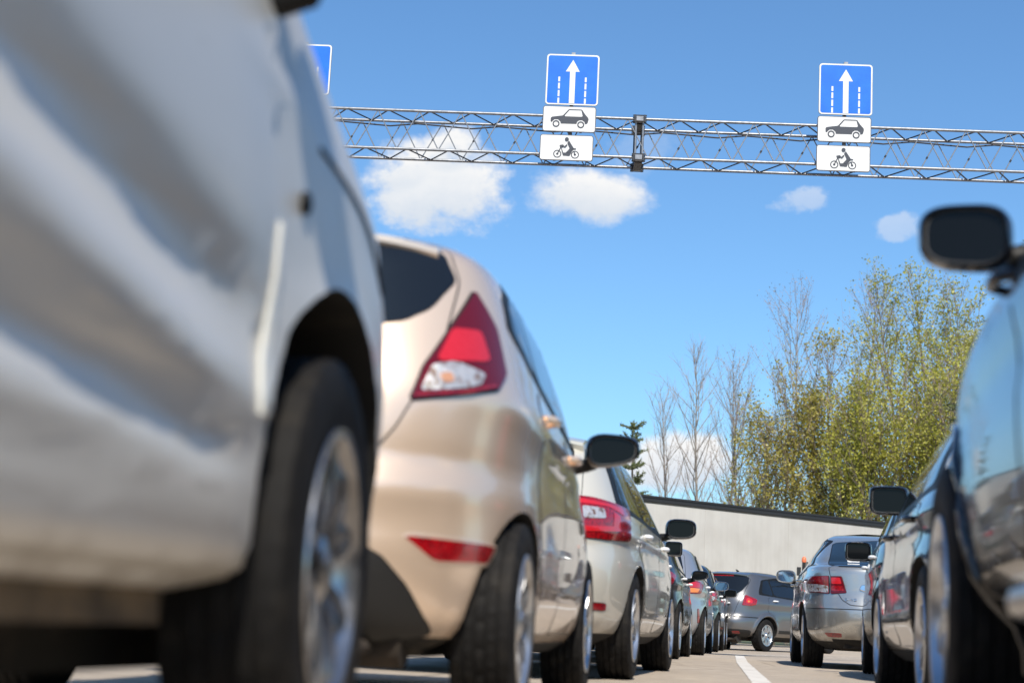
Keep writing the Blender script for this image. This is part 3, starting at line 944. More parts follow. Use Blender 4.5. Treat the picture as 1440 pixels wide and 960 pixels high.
def van_extra(car, b, pm):
    L = b.sp['L']
    for sg in (1, -1):
        mb = MB()                               # step under the doors, caked with dirt
        pts = [((.765) * sg, s_ - L / 2, .362) for s_ in (1.38, 1.6, 2.5, 3.2, 3.27)]
        mb.tube(pts, [.03, .04, .04, .04, .03], 10)
        mb.build('sill', pm, car, True, 50)
        mb = MB(); mb.box((.70 * sg, 2.33 - L / 2, .305), (.16, 1.75, .06))
        mb.build('sill_flange', M_MUD, car)
        mb = MB(); mb.lathe([(0, .020), (.008, .020), (.012, .012), (.013, .001)], 16)
        p, n = b.hit(0, 3.53 - L / 2, .985)
        o = mb.build('side_repeater', M_TRIM, car, True); o.location = (p.x * sg, p.y, p.z); o.rotation_euler = (0, 0, 0 if sg > 0 else math.pi)
        mb = MB()                               # joint between wing and bonnet
        pts = []
        for t in np.linspace(0, 1, 14):
            s_ = 3.60 + .62 * t
            p, n = b.hit(0, s_ - L / 2, 1.10 - .03 * t - .10 * t ** 3)
            pts.append((p.x * sg, p.y, p.z))
        mb.tube(pts, .006, 6); mb.build('bonnet_joint', M_TRIM, car)


M_MUD = mat('dried_mud', (.17, .12, .07), .95, bump=(30, .9, .02), vary=(9, (.06, .045, .03), .4, .7))
VAN['extra'] = [van_extra]

# beige hatchback
BEIGE['side'] = [
    ('door', [(1.14, .27), (1.755, .27), (1.755, 1.015), (.97, 1.075), (.92, .78), (1.00, .58), (1.11, .42)], dict(handle=(1.12, .985), rnd=.1)),
    ('door', [(1.775, .27), (2.80, .27), (2.80, .5), (2.84, .95), (1.775, 1.01)], dict(handle=(2.02, .945), rnd=.08)),
    ('frame', [(2.86, .985), (2.40, 1.28), (2.10, 1.43), (1.85, 1.465), (1.3, 1.465), (.92, 1.42), (.72, 1.33), (.655, 1.225), (.70, 1.19), (.9, 1.115), (1.5, 1.035)], dict(rnd=.1)),
    ('window', [(.71, 1.215), (.92, 1.135), (1.00, 1.125), (1.00, 1.38), (.86, 1.355), (.76, 1.30)]),
    ('window', [(1.035, 1.115), (1.72, 1.045), (1.72, 1.40), (1.3, 1.405), (1.035, 1.385)]),
    ('window', [(1.80, 1.04), (2.70, 1.01), (2.35, 1.27), (2.08, 1.375), (1.80, 1.402)]),
    ('black_pillar', [(1.715, 1.05), (1.805, 1.045), (1.805, 1.402), (1.715, 1.40)], dict(m=M_GLOSSBLK, off=.006, gap=.002))]
BEIGE['rear'] = [
    ('tailgate', [(0, .69), (.40, .695), (.46, .76), (.515, .841), (.553, .925), (.612, 1.09), (.625, 1.32), (.58, 1.43), (0, 1.47), (-.58, 1.43), (-.625, 1.32), (-.612, 1.09), (-.553, .925), (-.515, .841), (-.46, .76), (-.40, .695)], -90, P_BEIGE, dict(mir=False, off=.003, gap=.006)),
    ('rear_window', [(0, 1.135), (.40, 1.14), (.50, 1.165), (.565, 1.215), (.615, 1.322), (.57, 1.41), (.45, 1.45), (0, 1.46), (-.45, 1.45), (-.57, 1.41), (-.615, 1.322), (-.565, 1.215), (-.50, 1.165), (-.40, 1.14)], -90, M_GLASS, dict(mir=False, off=.006, gap=.007, sub=True)),
    ('taillight', [(-.445, 1.305), (-.367, 1.193), (-.352, 1.05), (-.415, .99), (-.605, .948), (-.742, .920), (-.694, 1.02), (-.586, 1.149)], -50, M_REDD, dict(off=.010, gap=.007, rnd=.06)),
    ('lamp_lens', [(-.577, 1.155), (-.462, 1.165), (-.440, 1.07), (-.655, 1.040)], -50, M_REDB, dict(off=.0135, gap=.004, gm=M_REDD, sub=True)),
    ('reversing_lamp', [(-.668, 1.028), (-.586, 1.048), (-.475, 1.026), (-.50, .99), (-.56, .972), (-.715, .944)], -50, M_CLEAR, dict(off=.0135, gap=.004, gm=M_REDD, sub=True)),
    ('indicator_bulb', [(-.655, 1.00), (-.61, 1.012), (-.60, .985), (-.64, .975)], -50, M_AMBERB, dict(off=.0165, gap=.006, gm=M_CLEAR, sub=True, rnd=.2)),
    ('lamp_base', [(-.722, .938), (-.56, .964), (-.44, 1.00), (-.42, .996), (-.56, .956), (-.732, .928)], -50, M_RED, dict(off=.0135, gap=.002, gm=M_REDD, sub=True)),
    ('reflector', [(-.445, .530), (-.085, .524), (-.118, .472), (-.335, .464)], -60, M_RED, dict(off=.003, gap=.012, gm=P_BEIGE, rnd=.08)),
    ('lower_bumper', [(-.46, .49), (.46, .49), (.507, .465), (.571, .388), (.632, .262), (.50, .235), (-.50, .235), (-.632, .262), (-.571, .388), (-.507, .465)], -90, M_DARK, dict(mir=False, off=.004, gap=.006)),
]
BEIGE['mirror'] = dict(y=2.50, z=1.035, reach=.165, w=.112, h=.080, style='tear')
BEIGE['extra'] = [spoiler(.56, .34, 1.458, .06),
                  strokes('badge', [[(0, 0), (0, .8)], [(0, .55), (.35, .8), (.6, .5), (.6, 0)], [(1.5 + .6 * math.cos(t), .45 + .45 * math.sin(t)) for t in np.linspace(0, 6.28, 13)]], .40, 0, .885, .032, M_CHROME)]
for k in BEIGE['wheels']: pass

# pale estate
ESTATE['side'] = side_set(4.66, 1.05, 3.73, .37, .955, .03, 1.385, .55, 3.55)
ESTATE['rear'] = [
    ('tailgate', [(0, .70), (.50, .70), (.60, .80), (.62, 1.05), (.58, 1.38), (0, 1.42), (-.58, 1.38), (-.62, 1.05), (-.60, .80), (-.50, .70)], -90, P_PALE, dict(mir=False, off=.003, gap=.005)),
    ('rear_window', [(0, 1.06), (.58, 1.07), (.52, 1.37), (0, 1.40), (-.52, 1.37), (-.58, 1.07)], -90, M_GLASS, dict(mir=False, off=.006, gap=.006, sub=True)),
    ('taillight', [(-.60, 1.045), (-.411, 1.042), (-.051, 1.008), (-.060, .818), (-.30, .806), (-.56, .806)], -60, M_RED, dict(off=.008, gap=.006, rnd=.06)),
    ('reversing_lamp', [(-.50, .985), (-.34, .98), (-.335, .925), (-.50, .915)], -60, M_CLEAR, dict(off=.011, gap=.003, gm=M_REDD, sub=True)),
    ('lamp_lens', [(-.56, 1.03), (-.15, 1.0), (-.15, .955), (-.30, .995), (-.56, 1.0)], -60, M_REDB, dict(off=.011, gap=.003, gm=M_REDD, sub=True, rnd=.04)),
    ('lamp_lens', [(-.26, .965), (-.20, .95), (-.20, .86), (-.50, .84), (-.50, .87), (-.27, .885)], -60, M_REDB, dict(off=.011, gap=.003, gm=M_REDD, sub=True, rnd=.03)),
    ('reflector', [(-.60, .44), (-.30, .44), (-.30, .40), (-.60, .40)], -60, M_RED, dict(off=.004)),
    ('lower_bumper', [(-.66, .36), (.66, .36), (.62, .24), (-.62, .24)], -90, M_DARK, dict(mir=False))]
ESTATE['mirror'] = dict(y=3.10, z=1.045, reach=.17, w=.11, h=.078, style='round')
ESTATE['extra'] = [spoiler(.58, .50, 1.42, .06)]


def hatch_full(p, tl=(.80, .93), refl=None, lens='wide', wide=.46, **k):
    sp = hatch_spec(**k)
    L, wh = sp['L'], sp['wheels']; H = k.get('H', 1.47); q = H / 1.47; W = k.get('W', .88)
    sp['side'] = side_set(L, wh['sr'], wh['sf'], wh['Ra'], .965 * q, .07, 1.375 * q, .62, wh['sf'] - .12)
    z0, z1 = tl
    sp['rear'] = [
        ('tailgate', [(0, .68), (.46, .69), (.56, .80), (.60, 1.05 * q), (.55, 1.37 * q), (0, 1.42 * q), (-.55, 1.37 * q), (-.60, 1.05 * q), (-.56, .80), (-.46, .69)], -90, p, dict(mir=False, off=.003, gap=.006)),
        ('rear_window', [(0, 1.06 * q), (.50, 1.08 * q), (.56, 1.14 * q), (.50, 1.36 * q), (0, 1.40 * q), (-.50, 1.36 * q), (-.56, 1.14 * q), (-.50, 1.08 * q)], -90, M_GLASS, dict(mir=False, off=.006, gap=.006, sub=True)),
        ('taillight', [(-wide - .02, z1 + .02), (-.12, z1), (-.02, z1 - .04), (-.12, z0 + .01), (-wide + .06, z0)], -60, M_RED, dict(off=.008, gap=.006, rnd=.07)),
        ('lamp_lens', [(-wide + .02, z1), (-.16, z1 - .015), (-.14, (z0 + z1) / 2), (-wide + .04, (z0 + z1) / 2)], -60, M_REDB, dict(off=.011, gap=.003, gm=M_REDD, sub=True)),
        ('indicator_lens', [(-.36, (z0 + z1) / 2 - .008), (-.15, (z0 + z1) / 2 - .008), (-.2, z0 + .02), (-.36, z0 + .015)], -60, M_AMBER if lens == 'amber' else M_CLEAR, dict(off=.011, gap=.003, gm=M_REDD, sub=True)),
        ('lower_bumper', [(-.62, .38), (.62, .38), (.58, .24), (-.58, .24)], -90, M_DARK, dict(mir=False))]
    if refl: sp['rear'].append(('reflector', refl, -60, M_RED, dict(off=.004, gap=.004)))
    return sp


SMALL4 = hatch_full(P_DKGREY, (.84, 1.0), L=3.7, H=1.5, W=.84, R=.30, style='cover')
SMALL4['mirror'] = dict(y=2.25, z=1.10, reach=.17, w=.085, h=.072, style='square')
SMALL5 = hatch_full(P_BROWN, (.80, .95), L=3.9, H=1.42, W=.86, style='twin')
SMALL5['mirror'] = dict(y=2.45, z=.985, reach=.17, w=.10, h=.070, style='tear')
SILVER6 = hatch_full(P_SILV, (.82, .985), [(-.20, .62), (-.15, .62), (-.13, .44), (-.19, .43)], 'amber', L=4.2, style='five', W=.875)
SILVER6['mirror'] = dict(y=2.72, z=1.0, reach=.17, w=.105, h=.072, style='round', shell=P_SILV, glass=M_MIRROR)
NAVY7 = hatch_full(P_NAVY, (.82, 1.0), None, 'wide', L=4.3, H=1.46, style='five')
NAVY7['mirror'] = dict(y=2.78, z=1.02, reach=.17, w=.11, h=.075, style='round')
BLACK8 = hatch_full(P_BLACK, (.80, .96), None, 'wide', L=4.2, H=1.44, style='multi')
BLACK8['mirror'] = dict(y=2.72, z=.99, reach=.17, w=.105, h=.07, style='round')

# grey compact MPV ahead
MPV['side'] = side_set(4.28, .86, 3.44, .375, 1.03, .07, 1.445, .66, 3.25, handle=True, zw=.31)
MPV['side'] += [('sill_trim', [(1.30, .42), (3.0, .42), (3.0, .36), (1.30, .36)], dict(m=M_DARK, off=.010, gap=.004, rnd=.05))]
MPV['rear'] = [
    ('tailgate', [(0, .62), (.44, .63), (.52, .72), (.56, .88), (.62, 1.10), (.60, 1.42), (0, 1.50), (-.60, 1.42), (-.62, 1.10), (-.56, .88), (-.52, .72), (-.44, .63)], -90, P_MPV, dict(mir=False, off=.003, gap=.007)),
    ('rear_window', [(0, 1.06), (.38, 1.065), (.50, 1.09), (.57, 1.16), (.605, 1.31), (.56, 1.44), (0, 1.475), (-.56, 1.44), (-.605, 1.31), (-.57, 1.16), (-.50, 1.09), (-.38, 1.065)], -90, M_GLASS, dict(mir=False, off=.006, gap=.007, sub=True)),
    ('high_brake_light', [(-.30, 1.445), (.30, 1.445), (.30, 1.465), (-.30, 1.465)], -90, M_RED, dict(mir=False, off=.010, gap=.003, sub=True)),
    ('taillight', [(-.335, 1.085), (-.10, 1.0), (-.12, .90), (-.22, .875), (-.390, .880)], -60, M_RED, dict(off=.010, gap=.008, gm=P_MPV, rnd=.09)),
    ('lamp_lens', [(-.31, 1.03), (-.19, .99), (-.19, .92), (-.32, .92)], -60, M_REDB, dict(off=.014, gap=.004, gm=M_REDD, sub=True, rnd=.2)),
    ('reversing_lamp', [(-.285, .975), (-.245, .972), (-.245, .94), (-.285, .94)], -60, M_AMBER, dict(off=.018, gap=.004, gm=M_REDB, sub=True, rnd=.25)),
    ('bumper_strip', [(-.55, .665), (-.05, .655), (-.05, .638), (-.55, .648)], -60, M_DARK, dict(off=.004, gap=.003)),
    ('lower_bumper', [(-.76, .41), (.76, .41), (.73, .27), (-.73, .27)], -90, M_DARK, dict(mir=False, off=.006)),
    ('reflector', [(.50, .38), (.62, .38), (.62, .33), (.50, .33)], -90, M_RED, dict(off=.010))]
MPV['mirror'] = dict(y=2.80, z=1.06, reach=.17, w=.11, h=.08, style='round', shell=P_MPV)


def lip_panel(car, b, pm):
    """broad body coloured wheel arch blisters"""
    wh = b.sp['wheels']; L = b.sp['L']
    for s_ in (wh['sr'], wh['sf']):
        for sg in (1, -1):
            mb = MB(); vs = []; fs = []; n = 30
            for i in range(n):
                t = math.pi * (-.06 + 1.12 * i / (n - 1))
                for (r, o) in ((wh['Ra'] - .004, .004), (wh['Ra'] + .01, .016), (wh['Ra'] + .055, .015), (wh['Ra'] + .075, .001)):
                    p, nn = b.hit(0, s_ - L / 2 + r * math.cos(t), wh['z'] + r * math.sin(t)); vs.append((sg * (p.x + o), p.y, p.z))
            for i in range(n - 1):
                for j in range(3): fs.append((i * 4 + j, i * 4 + j + 1, (i + 1) * 4 + j + 1, (i + 1) * 4 + j))
            mb.add(vs, fs); mb.build('wheel_arch', pm, car, True, 40)


def roof_aerial(s, z, h=.14):
    def f(car, b, pm):
        mb = MB(); mb.tube([(0, s - b.sp['L'] / 2 + .05, z - .02), (0, s - b.sp['L'] / 2, z + .02), (0, s - b.sp['L'] / 2 - h * .7, z + h * .5)], [.028, .02, .008], 8)
        mb.build('aerial', M_TRIM, car, True)
    return f


MPV['extra'] = [lip_panel, roof_aerial(1.1, 1.56, .09), spoiler(.55, .50, 1.51, .06)]

# silver saloon
SALOON['side'] = side_set(4.70, 1.05, 3.75, .37, .985, .03, 1.405, 1.02, 3.48, glass=M_GLASSB, hm=P_SAL)
SALOON['rear'] = [
    ('boot_lid', [(0, .645), (.45, .65), (.53, .70), (.59, .80), (.645, .94), (.66, 1.02), (.62, 1.045), (0, 1.05), (-.62, 1.045), (-.66, 1.02), (-.645, .94), (-.59, .80), (-.53, .70), (-.45, .65)], -90, P_SAL, dict(mir=False, off=.003, gap=.007)),
    ('boot_handle', [(-.34, .855), (.34, .855), (.36, .81), (.30, .795), (-.30, .795), (-.36, .81)], -90, M_CHROME, dict(mir=False, off=.02, gap=.008, gm=M_CHROME, sub=True)),
    ('rear_window', [(-.65, 1.045), (.65, 1.045), (.56, 1.325), (0, 1.37), (-.56, 1.325)], -90, M_GLASSB, dict(mir=False, off=.005, gap=.010, rnd=.06)),
    ('parcel_sticker', [(-.45, 1.10), (-.33, 1.10), (-.33, 1.13), (-.45, 1.13)], -90, M_WHITE_LABEL, dict(mir=False, off=.008, gap=.002, gm=M_WHITE_LABEL, sub=True)),
    ('taillight', [(.662, .940), (.83, .938), (.875, .93), (.87, .79), (.822, .778), (.655, .762)], -90, M_RED, dict(off=.009, gap=.005, rnd=.04)),
    ('reversing_lamp', [(.665, .84), (.75, .855), (.862, .865), (.862, .80), (.815, .785), (.662, .772)], -90, M_CLEAR, dict(off=.012, gap=.003, gm=M_CLEAR, sub=True, rnd=.06)),
    ('boot_lamp', [(.538, .938), (.645, .938), (.64, .760), (.49, .772)], -90, M_REDD, dict(off=.010, gap=.004, rnd=.05)),
    ('lamp_lens', [(.553, .925), (.635, .925), (.63, .86), (.535, .86)], -90, M_REDB, dict(off=.013, gap=.003, gm=M_REDD, sub=True)),
    ('lamp_lens', [(.532, .845), (.63, .845), (.63, .785), (.512, .790)], -90, M_RED, dict(off=.013, gap=.003, gm=M_REDD, sub=True)),
    ('bumper_joint', [(-.86, .612), (.86, .612), (.86, .604), (-.86, .604)], -90, M_TRIM, dict(mir=False, off=.002, gap=.001)),
    ('reflector', [(.70, .370), (.535, .368), (.53, .326), (.66, .326)], -90, M_RED, dict(off=.004, gap=.012, gm=P_SAL))]
SALOON['mirror'] = dict(y=2.92, z=1.01, reach=.115, w=.11, h=.078, style='round', shell=P_SAL, glass=M_MIRROR)
SALOON['extra'] = [strokes('badge', [[(0, 0), (0, .8), (.5, .7), (.55, .2), (0, 0)], [(.8, .4), (1.2, .4)], [(1.9, 0), (1.9, .8), (1.45, .3), (2.1, .3)], [(2.5, 0), (2.5, .8), (3.0, .7), (3.05, .2), (2.5, 0)]], -.50, 0, .69, .034, M_CHROME)]

# black off-roader at the right edge
OFFROADER['side'] = [
    ('door', [(1.5, .50), (2.35, .50), (2.35, 1.13), (1.38, 1.13), (1.36, .95), (1.46, .75)], dict(rnd=.06)),
    ('door', [(2.38, .50), (3.24, .50), (3.28, .70), (3.32, 1.11), (2.38, 1.13)], dict(rnd=.06, handle=(2.56, 1.05))),
    ('frame', [(3.42, 1.17), (3.0, 1.58), (.5, 1.58), (.42, 1.18)], dict(rnd=.06)),
    ('window', [(3.26, 1.19), (2.93, 1.54), (2.42, 1.55), (2.42, 1.19)]), ('window', [(2.34, 1.19), (2.34, 1.55), (1.4, 1.55), (1.4, 1.19)])]
OFFROADER['wheels']['lip'] = (.014, M_GLOSSBLK)
OFFROADER['mirror'] = dict(y=3.04, z=1.258, reach=.215, w=.107, h=.082, style='round', shell=M_GLOSSBLK, drop=.04)


def side_step(car, b, pm):
    L = b.sp['L']
    for sg in (1, -1):
        mb = MB(); x = .90 * sg
        vs = []; fs = []; n = 12
        ss = [1.05, 1.10, 1.2, 1.85, 2.06, 2.13, 2.15]; sc = [.35, .8, 1, 1, 1, .85, .45]
        for s_, k in zip(ss, sc):
            for j in range(n):
                t = 2 * math.pi * j / n
                vs.append((x + .075 * k * math.copysign(abs(math.cos(t)) ** .7, math.cos(t)), s_ - L / 2, .378 + .034 * k * math.copysign(abs(math.sin(t)) ** .7, math.sin(t))))
        for i in range(len(ss) - 1):
            for j in range(n): fs.append((i * n + j, i * n + (j + 1) % n, (i + 1) * n + (j + 1) % n, (i + 1) * n + j))
        fs += [tuple(range(n)), tuple((len(ss) - 1) * n + j for j in range(n))]
        mb.add(vs, fs); st = mb.build('side_step', M_STEP, car, True, 50)
        mb = MB()
        for s_ in (1.3, 1.9): mb.box(((.82) * sg, s_ - L / 2, .37), (.25, .06, .04))
        mb.build('bracket', M_DARK, st)


M_STEP = mat('aluminium_step', (.52, .50, .47), .35, .8, bump=(60, .2, .002))
OFFROADER['extra'] = [side_step]

# black estate and dark hatchback on the right
BLACK['side'] = side_set(4.58, .95, 3.68, .368, .935, .04, 1.345, .72, 3.50, hm=P_BLACK2)
BLACK['rear'] = [
    ('taillight', [(.45, .96), (.68, .95), (.70, .80), (.45, .80)], -90, M_RED, dict(off=.006)),
    ('rear_window', [(-.56, 1.03), (.56, 1.03), (.5, 1.32), (-.5, 1.32)], -90, M_GLASS, dict(mir=False))]
BLACK['mirror'] = dict(y=2.95, z=1.095, reach=.10, w=.108, h=.082, style='square', shell=M_GLOSSBLK)
DARK = hatch_full(P_BLACK3, (.84, 1.0), wide=.62, L=4.4, H=1.52, W=.88, R=.325, style='ten')
DARK['rear'] = [it for it in DARK['rear'] if it[0] not in ('taillight', 'lamp_lens', 'indicator_lens')] + [('taillight', [(.46, 1.0), (.66, .99), (.68, .84), (.46, .84)], -90, M_RED, dict(off=.006))]
DARK['mirror'] = dict(y=2.9, z=1.10, reach=.18, w=.115, h=.088, style='square')

CARS = [
    ('silver_van', 'large silver van with muddy sill filling the left edge of the picture', 'van', VAN, 'van', P_VAN, True),
    ('beige_hatchback', 'shiny beige hatchback with dark rear window standing just ahead of the silver van', 'car', BEIGE, 'beige', P_BEIGE, True),
    ('pale_estate_car', 'pale cream estate car with square red taillight right in front of the beige hatchback', 'car', ESTATE, 'estate', P_PALE, True),
    ('grey_hatchback', 'dark grey small car mostly hidden in front of the cream estate car', 'car', SMALL4, 'small4', P_DKGREY, False),
    ('anthracite_hatchback', 'near black small car squeezed behind the silver hatchback with upright bumper reflector', 'car', SMALL5, 'small5', P_BROWN, False),
    ('silver_hatchback', 'silver hatchback with upright red bumper reflector in the left row', 'car', SILVER6, 'silver6', P_SILV, False),
    ('navy_hatchback', 'glossy navy car directly ahead of the silver hatchback in the left row', 'car', NAVY7, 'navy7', P_NAVY, False),
    ('black_hatchback', 'black car with bright alloy wheels at the far head of the left row', 'car', BLACK8, 'black8', P_BLACK, False),
    ('grey_minivan', 'mid grey tall hatchback turning right at the end of the lane, its wheel covers visible', 'car', MPV, 'mpv', P_MPV, True),
    ('black_offroader', 'black off-roader with aluminium side step at the right edge of the picture', 'car', OFFROADER, 'offroader', P_JEEP, True),
    ('black_estate_car', 'glossy black estate car reflecting the sky, next in front of the off-roader', 'car', BLACK, 'black', P_BLACK2, True),
    ('dark_hatchback', 'dark car with square door mirror between the black estate car and the silver saloon', 'car', DARK, 'dark', P_BLACK3, False),
    ('silver_saloon', 'warm silver saloon with blue tinted windows and boot at the head of the right row', 'car', SALOON, 'saloon', P_SAL, True),
]
for nm, lb, ct, sp, pk, pm, hero in CARS:
    x, y, r = PLACE[pk]
    build_car(nm, lb, ct, 'cars queueing in two rows' if ct == 'car' else None, sp, (x, y, 0), R_(r), pm, hero)


# ------------------------------------------------------------------ ground
def ground_mat():
    m = mat('asphalt', (.30, .27, .235), .92)
    nt = m.node_tree; b = nt.nodes['Principled BSDF']; N, L = nt.nodes.new, nt.links.new
    tc = N('ShaderNodeTexCoord')
    def nz(scale, det, a, b_, sy=1.0):
        mp = N('ShaderNodeMapping'); mp.inputs['Scale'].default_value = (1, sy, 1); L(tc.outputs['Object'], mp.inputs[0])
        n = N('ShaderNodeTexNoise'); n.inputs['Scale'].default_value = scale; n.inputs['Detail'].default_value = det; n.inputs['Roughness'].default_value = .65
        L(mp.outputs[0], n.inputs[0])
        r = N('ShaderNodeMapRange'); L(n.outputs[0], r.inputs[0]); r.inputs[1].default_value = .3; r.inputs[2].default_value = .72
        r.inputs[3].default_value = a; r.inputs[4].default_value = b_
        return r.outputs[0], n.outputs[0]
    v1, _ = nz(.5, 6, .82, 1.12, .35)
    v2, _ = nz(6, 8, .8, 1.15)
    v3, h3 = nz(160, 3, .62, 1.3)
    mu = N('ShaderNodeMath'); mu.operation = 'MULTIPLY'; L(v1, mu.inputs[0]); L(v2, mu.inputs[1])
    mu2 = N('ShaderNodeMath'); mu2.operation = 'MULTIPLY'; L(mu.outputs[0], mu2.inputs[0]); L(v3, mu2.inputs[1])
    vo = N('ShaderNodeTexVoronoi'); vo.feature = 'DISTANCE_TO_EDGE'; vo.inputs['Scale'].default_value = .55; L(tc.outputs['Object'], vo.inputs[0])
    ck = N('ShaderNodeMapRange'); L(vo.outputs[0], ck.inputs[0]); ck.inputs[1].default_value = .0; ck.inputs[2].default_value = .012; ck.inputs[3].default_value = .55; ck.inputs[4].default_value = 1
    mu3 = N('ShaderNodeMath'); mu3.operation = 'MULTIPLY'; L(mu2.outputs[0], mu3.inputs[0]); L(ck.outputs[0], mu3.inputs[1])
    vm = N('ShaderNodeVectorMath'); vm.operation = 'SCALE'; vm.inputs[0].default_value = (.41, .345, .275); L(mu3.outputs[0], vm.inputs['Scale'])
    L(vm.outputs[0], b.inputs['Base Color'])
    bp = N('ShaderNodeBump'); bp.inputs['Strength'].default_value = .6; bp.inputs['Distance'].default_value = .006
    L(h3, bp.inputs['Height']); L(bp.outputs[0], b.inputs['Normal'])
    return m


M_ASPH = ground_mat()
gs = [-3000, -400, -60, -20, -8, 0, 8, 20, 60, 400, 3000]
gy = [-3000, -200, -20, 0, 10, 20, 40, 80, 400, 4000]
gv = [(x, y, 0) for y in gy for x in gs]
gf = [(j * 11 + i, j * 11 + i + 1, (j + 1) * 11 + i + 1, (j + 1) * 11 + i) for j in range(len(gy) - 1) for i in range(10)]
tag(link('road', mesh('road', gv, gf, M_ASPH)), kind='structure')
M_GRASS = mat('verge_grass', (.075, .10, .03), .9, vary=(3, (.12, .11, .05), .35, .65))
tag(link('verge', mesh('verge', [(-300, 60, .004), (300, 60, .004), (300, 400, .03), (-300, 400, .03)], [(0, 1, 2, 3)], M_GRASS)), kind='structure')

M_LINE = mat('road_paint', (.60, .57, .52), .7, vary=(5, (.36, .32, .27), .5, .8), bump=(120, .4, .003))


def strip(name, pts, w, z=.004, label=None):
    vs, fs = [], []
    rr = random.Random(3)
    dense = []
    for a, b in zip(pts[:-1], pts[1:]):
        n = max(2, int((Vector(b) - Vector(a)).length / .12))
        dense += [Vector(a).lerp(Vector(b), i / n) for i in range(n)]
    dense.append(Vector(pts[-1]))
    for i, p in enumerate(dense):
        t = (dense[min(i + 1, len(dense) - 1)] - dense[max(0, i - 1)]).normalized(); n = Vector((-t.y, t.x))
        a, b = w / 2 + rr.uniform(-.006, .006), w / 2 + rr.uniform(-.006, .006)
        vs += [(p.x + n.x * a, p.y + n.y * a, z), (p.x - n.x * b, p.y - n.y * b, z)]
    for i in range(len(dense) - 1): fs.append((2 * i, 2 * i + 1, 2 * i + 3, 2 * i + 2))
    return tag(link(name, mesh(name, vs, fs, M_LINE)), label=label, kind='structure')


strip('lane_line', [(.12, 4.5), (-.12, 10.9), (-.26, 14.5), (-.42, 18.5), (-.60, 24.5)], .13)
strip('stop_line', [(-.70, 25.2), (.2, 27.6), (2.4, 30.5), (6, 33)], .12)

# ------------------------------------------------------------------ sign gantry
GA, GB = Vector((-5.435, 19.232, 6.6)), Vector((2.760, 20.296, 6.6))
gdir = (GB - GA).normalized()
gang = math.atan2(gdir.y, gdir.x)
gantry = empty('sign_gantry', (GA.x, GA.y, 0), gang, 'galvanised lattice truss spanning both lanes above the cars', 'gantry')
TH, TD, PER = .50, .46, .525
G0, G1 = -2.6, 10.9


def rod(name, a, b, r, m, par, n=8, collar=False, cache={}):
    a, b = Vector(a), Vector(b)
    ln = (b - a).length; key = (round(ln, 3), r, n, m.name, collar)
    if key not in cache:
        mb = MB(); mb.tube([(0, 0, 0), (0, 0, ln)], r, n)
        if collar: mb.tube([(0, 0, ln * .52), (0, 0, ln * .52 + .03)], r * 1.6, 6, 1)
        cache[key] = mb.me(name, [m, M_STEELD], True, 50)
    o = link(name, cache[key], par, a)
    o.rotation_mode = 'QUATERNION'; o.rotation_quaternion = (b - a).to_track_quat('Z', 'Y')
    return o


JOINT = 5.44 - 1.985
zt, zb_ = 6.6, 6.6 - TH
corners = {'tf': (0, zt), 'tb': (TD, zt), 'bf': (0, zb_), 'bb': (TD, zb_)}
for k, (y, z) in corners.items():
    rod('chord', (G0, y, z), (G1, y, z), .0185, M_STEEL, gantry, 12)
for i in range(int((G1 - G0) / PER)):
    x = G0 + i * PER
    if x + PER > G1: break
    for (y0, z0, y1, z1, ph, col) in ((0, zt, 0, zb_, 0, 0), (TD, zt, TD, zb_, .5, 1), (0, zt, TD, zt, .25, 0), (0, zb_, TD, zb_, .75, 0)):
        xo = x + ph * PER
        if xo + PER > G1: continue
        fine = z0 != z1
        rod('brace', (xo, y1, z1), (xo + PER / 2, y0, z0), .0075 if fine else .0095, M_STEEL if fine else M_STEELD, gantry, 6, bool(col))
        rod('brace', (xo + PER / 2, y0, z0), (xo + PER, y1, z1), .0075 if fine else .0095, M_STEEL if fine else M_STEELD, gantry, 6)
JX = 0
def gx_of(px, py):                      # place along the gantry of a bearing
    d = cam_dir(px, py); n = Vector((-gdir.y, gdir.x, 0))
    t = (GA - Vector((0, 0, CAM_H))).dot(n) / d.dot(n)
    p = Vector((0, 0, CAM_H)) + d * t
    return (p - GA).dot(gdir), p.z


JX = gx_of(899, 190)[0]
for (y, z) in corners.values():
    fl = MB(); fl.box((JX, y, z), (.085, .08, .08))
    cl = fl.build('splice_clamp', M_STEEL, gantry)
    for dx in (-.06, .06):
        fl = MB(); fl.box((JX + dx, y, z), (.018, .09, .09)); fl.build('flange', M_STEELD, cl)
    for dz in (-.036, .036):
        for dy in (-.036, .036): rod('bolt', (JX - .085, y + dy, z + dz), (JX + .085, y + dy, z + dz), .009, M_STEELD, cl, 6)
for zz in (zt, zb_):
    fl = MB(); fl.box((JX, TD / 2, zz - .02), (.10, TD - .12, .06)); fl.build('cross_bar', M_STEELD, gantry)
for dx in (-.045, .045):
    rod('tie_rod', (JX + dx, 0, zb_), (JX + dx, 0, zt), .014, M_STEEL, gantry)
    rod('tie_rod', (JX + dx, TD, zb_), (JX + dx, TD, zt), .014, M_STEELD, gantry)
mb = MB()
mb.tube([(G0 + .2 + i * .35, TD - .03, zt - .035 - .02 * (i % 3)) for i in range(int((G1 - G0 - .4) / .35))], .010, 6)
mb.build('cable', M_STEELD, gantry)
for x in (G0 + .15, G1 - .15):
    mb = MB(); mb.lathe([(0, .001), (0, .19), (.03, .19), (.03, .13), (zt + .15, .11), (zt + .15, .001)], 24, 0, 'Z', (x, TD / 2, 0))
    mb.build('post', M_STEEL, gantry, True)

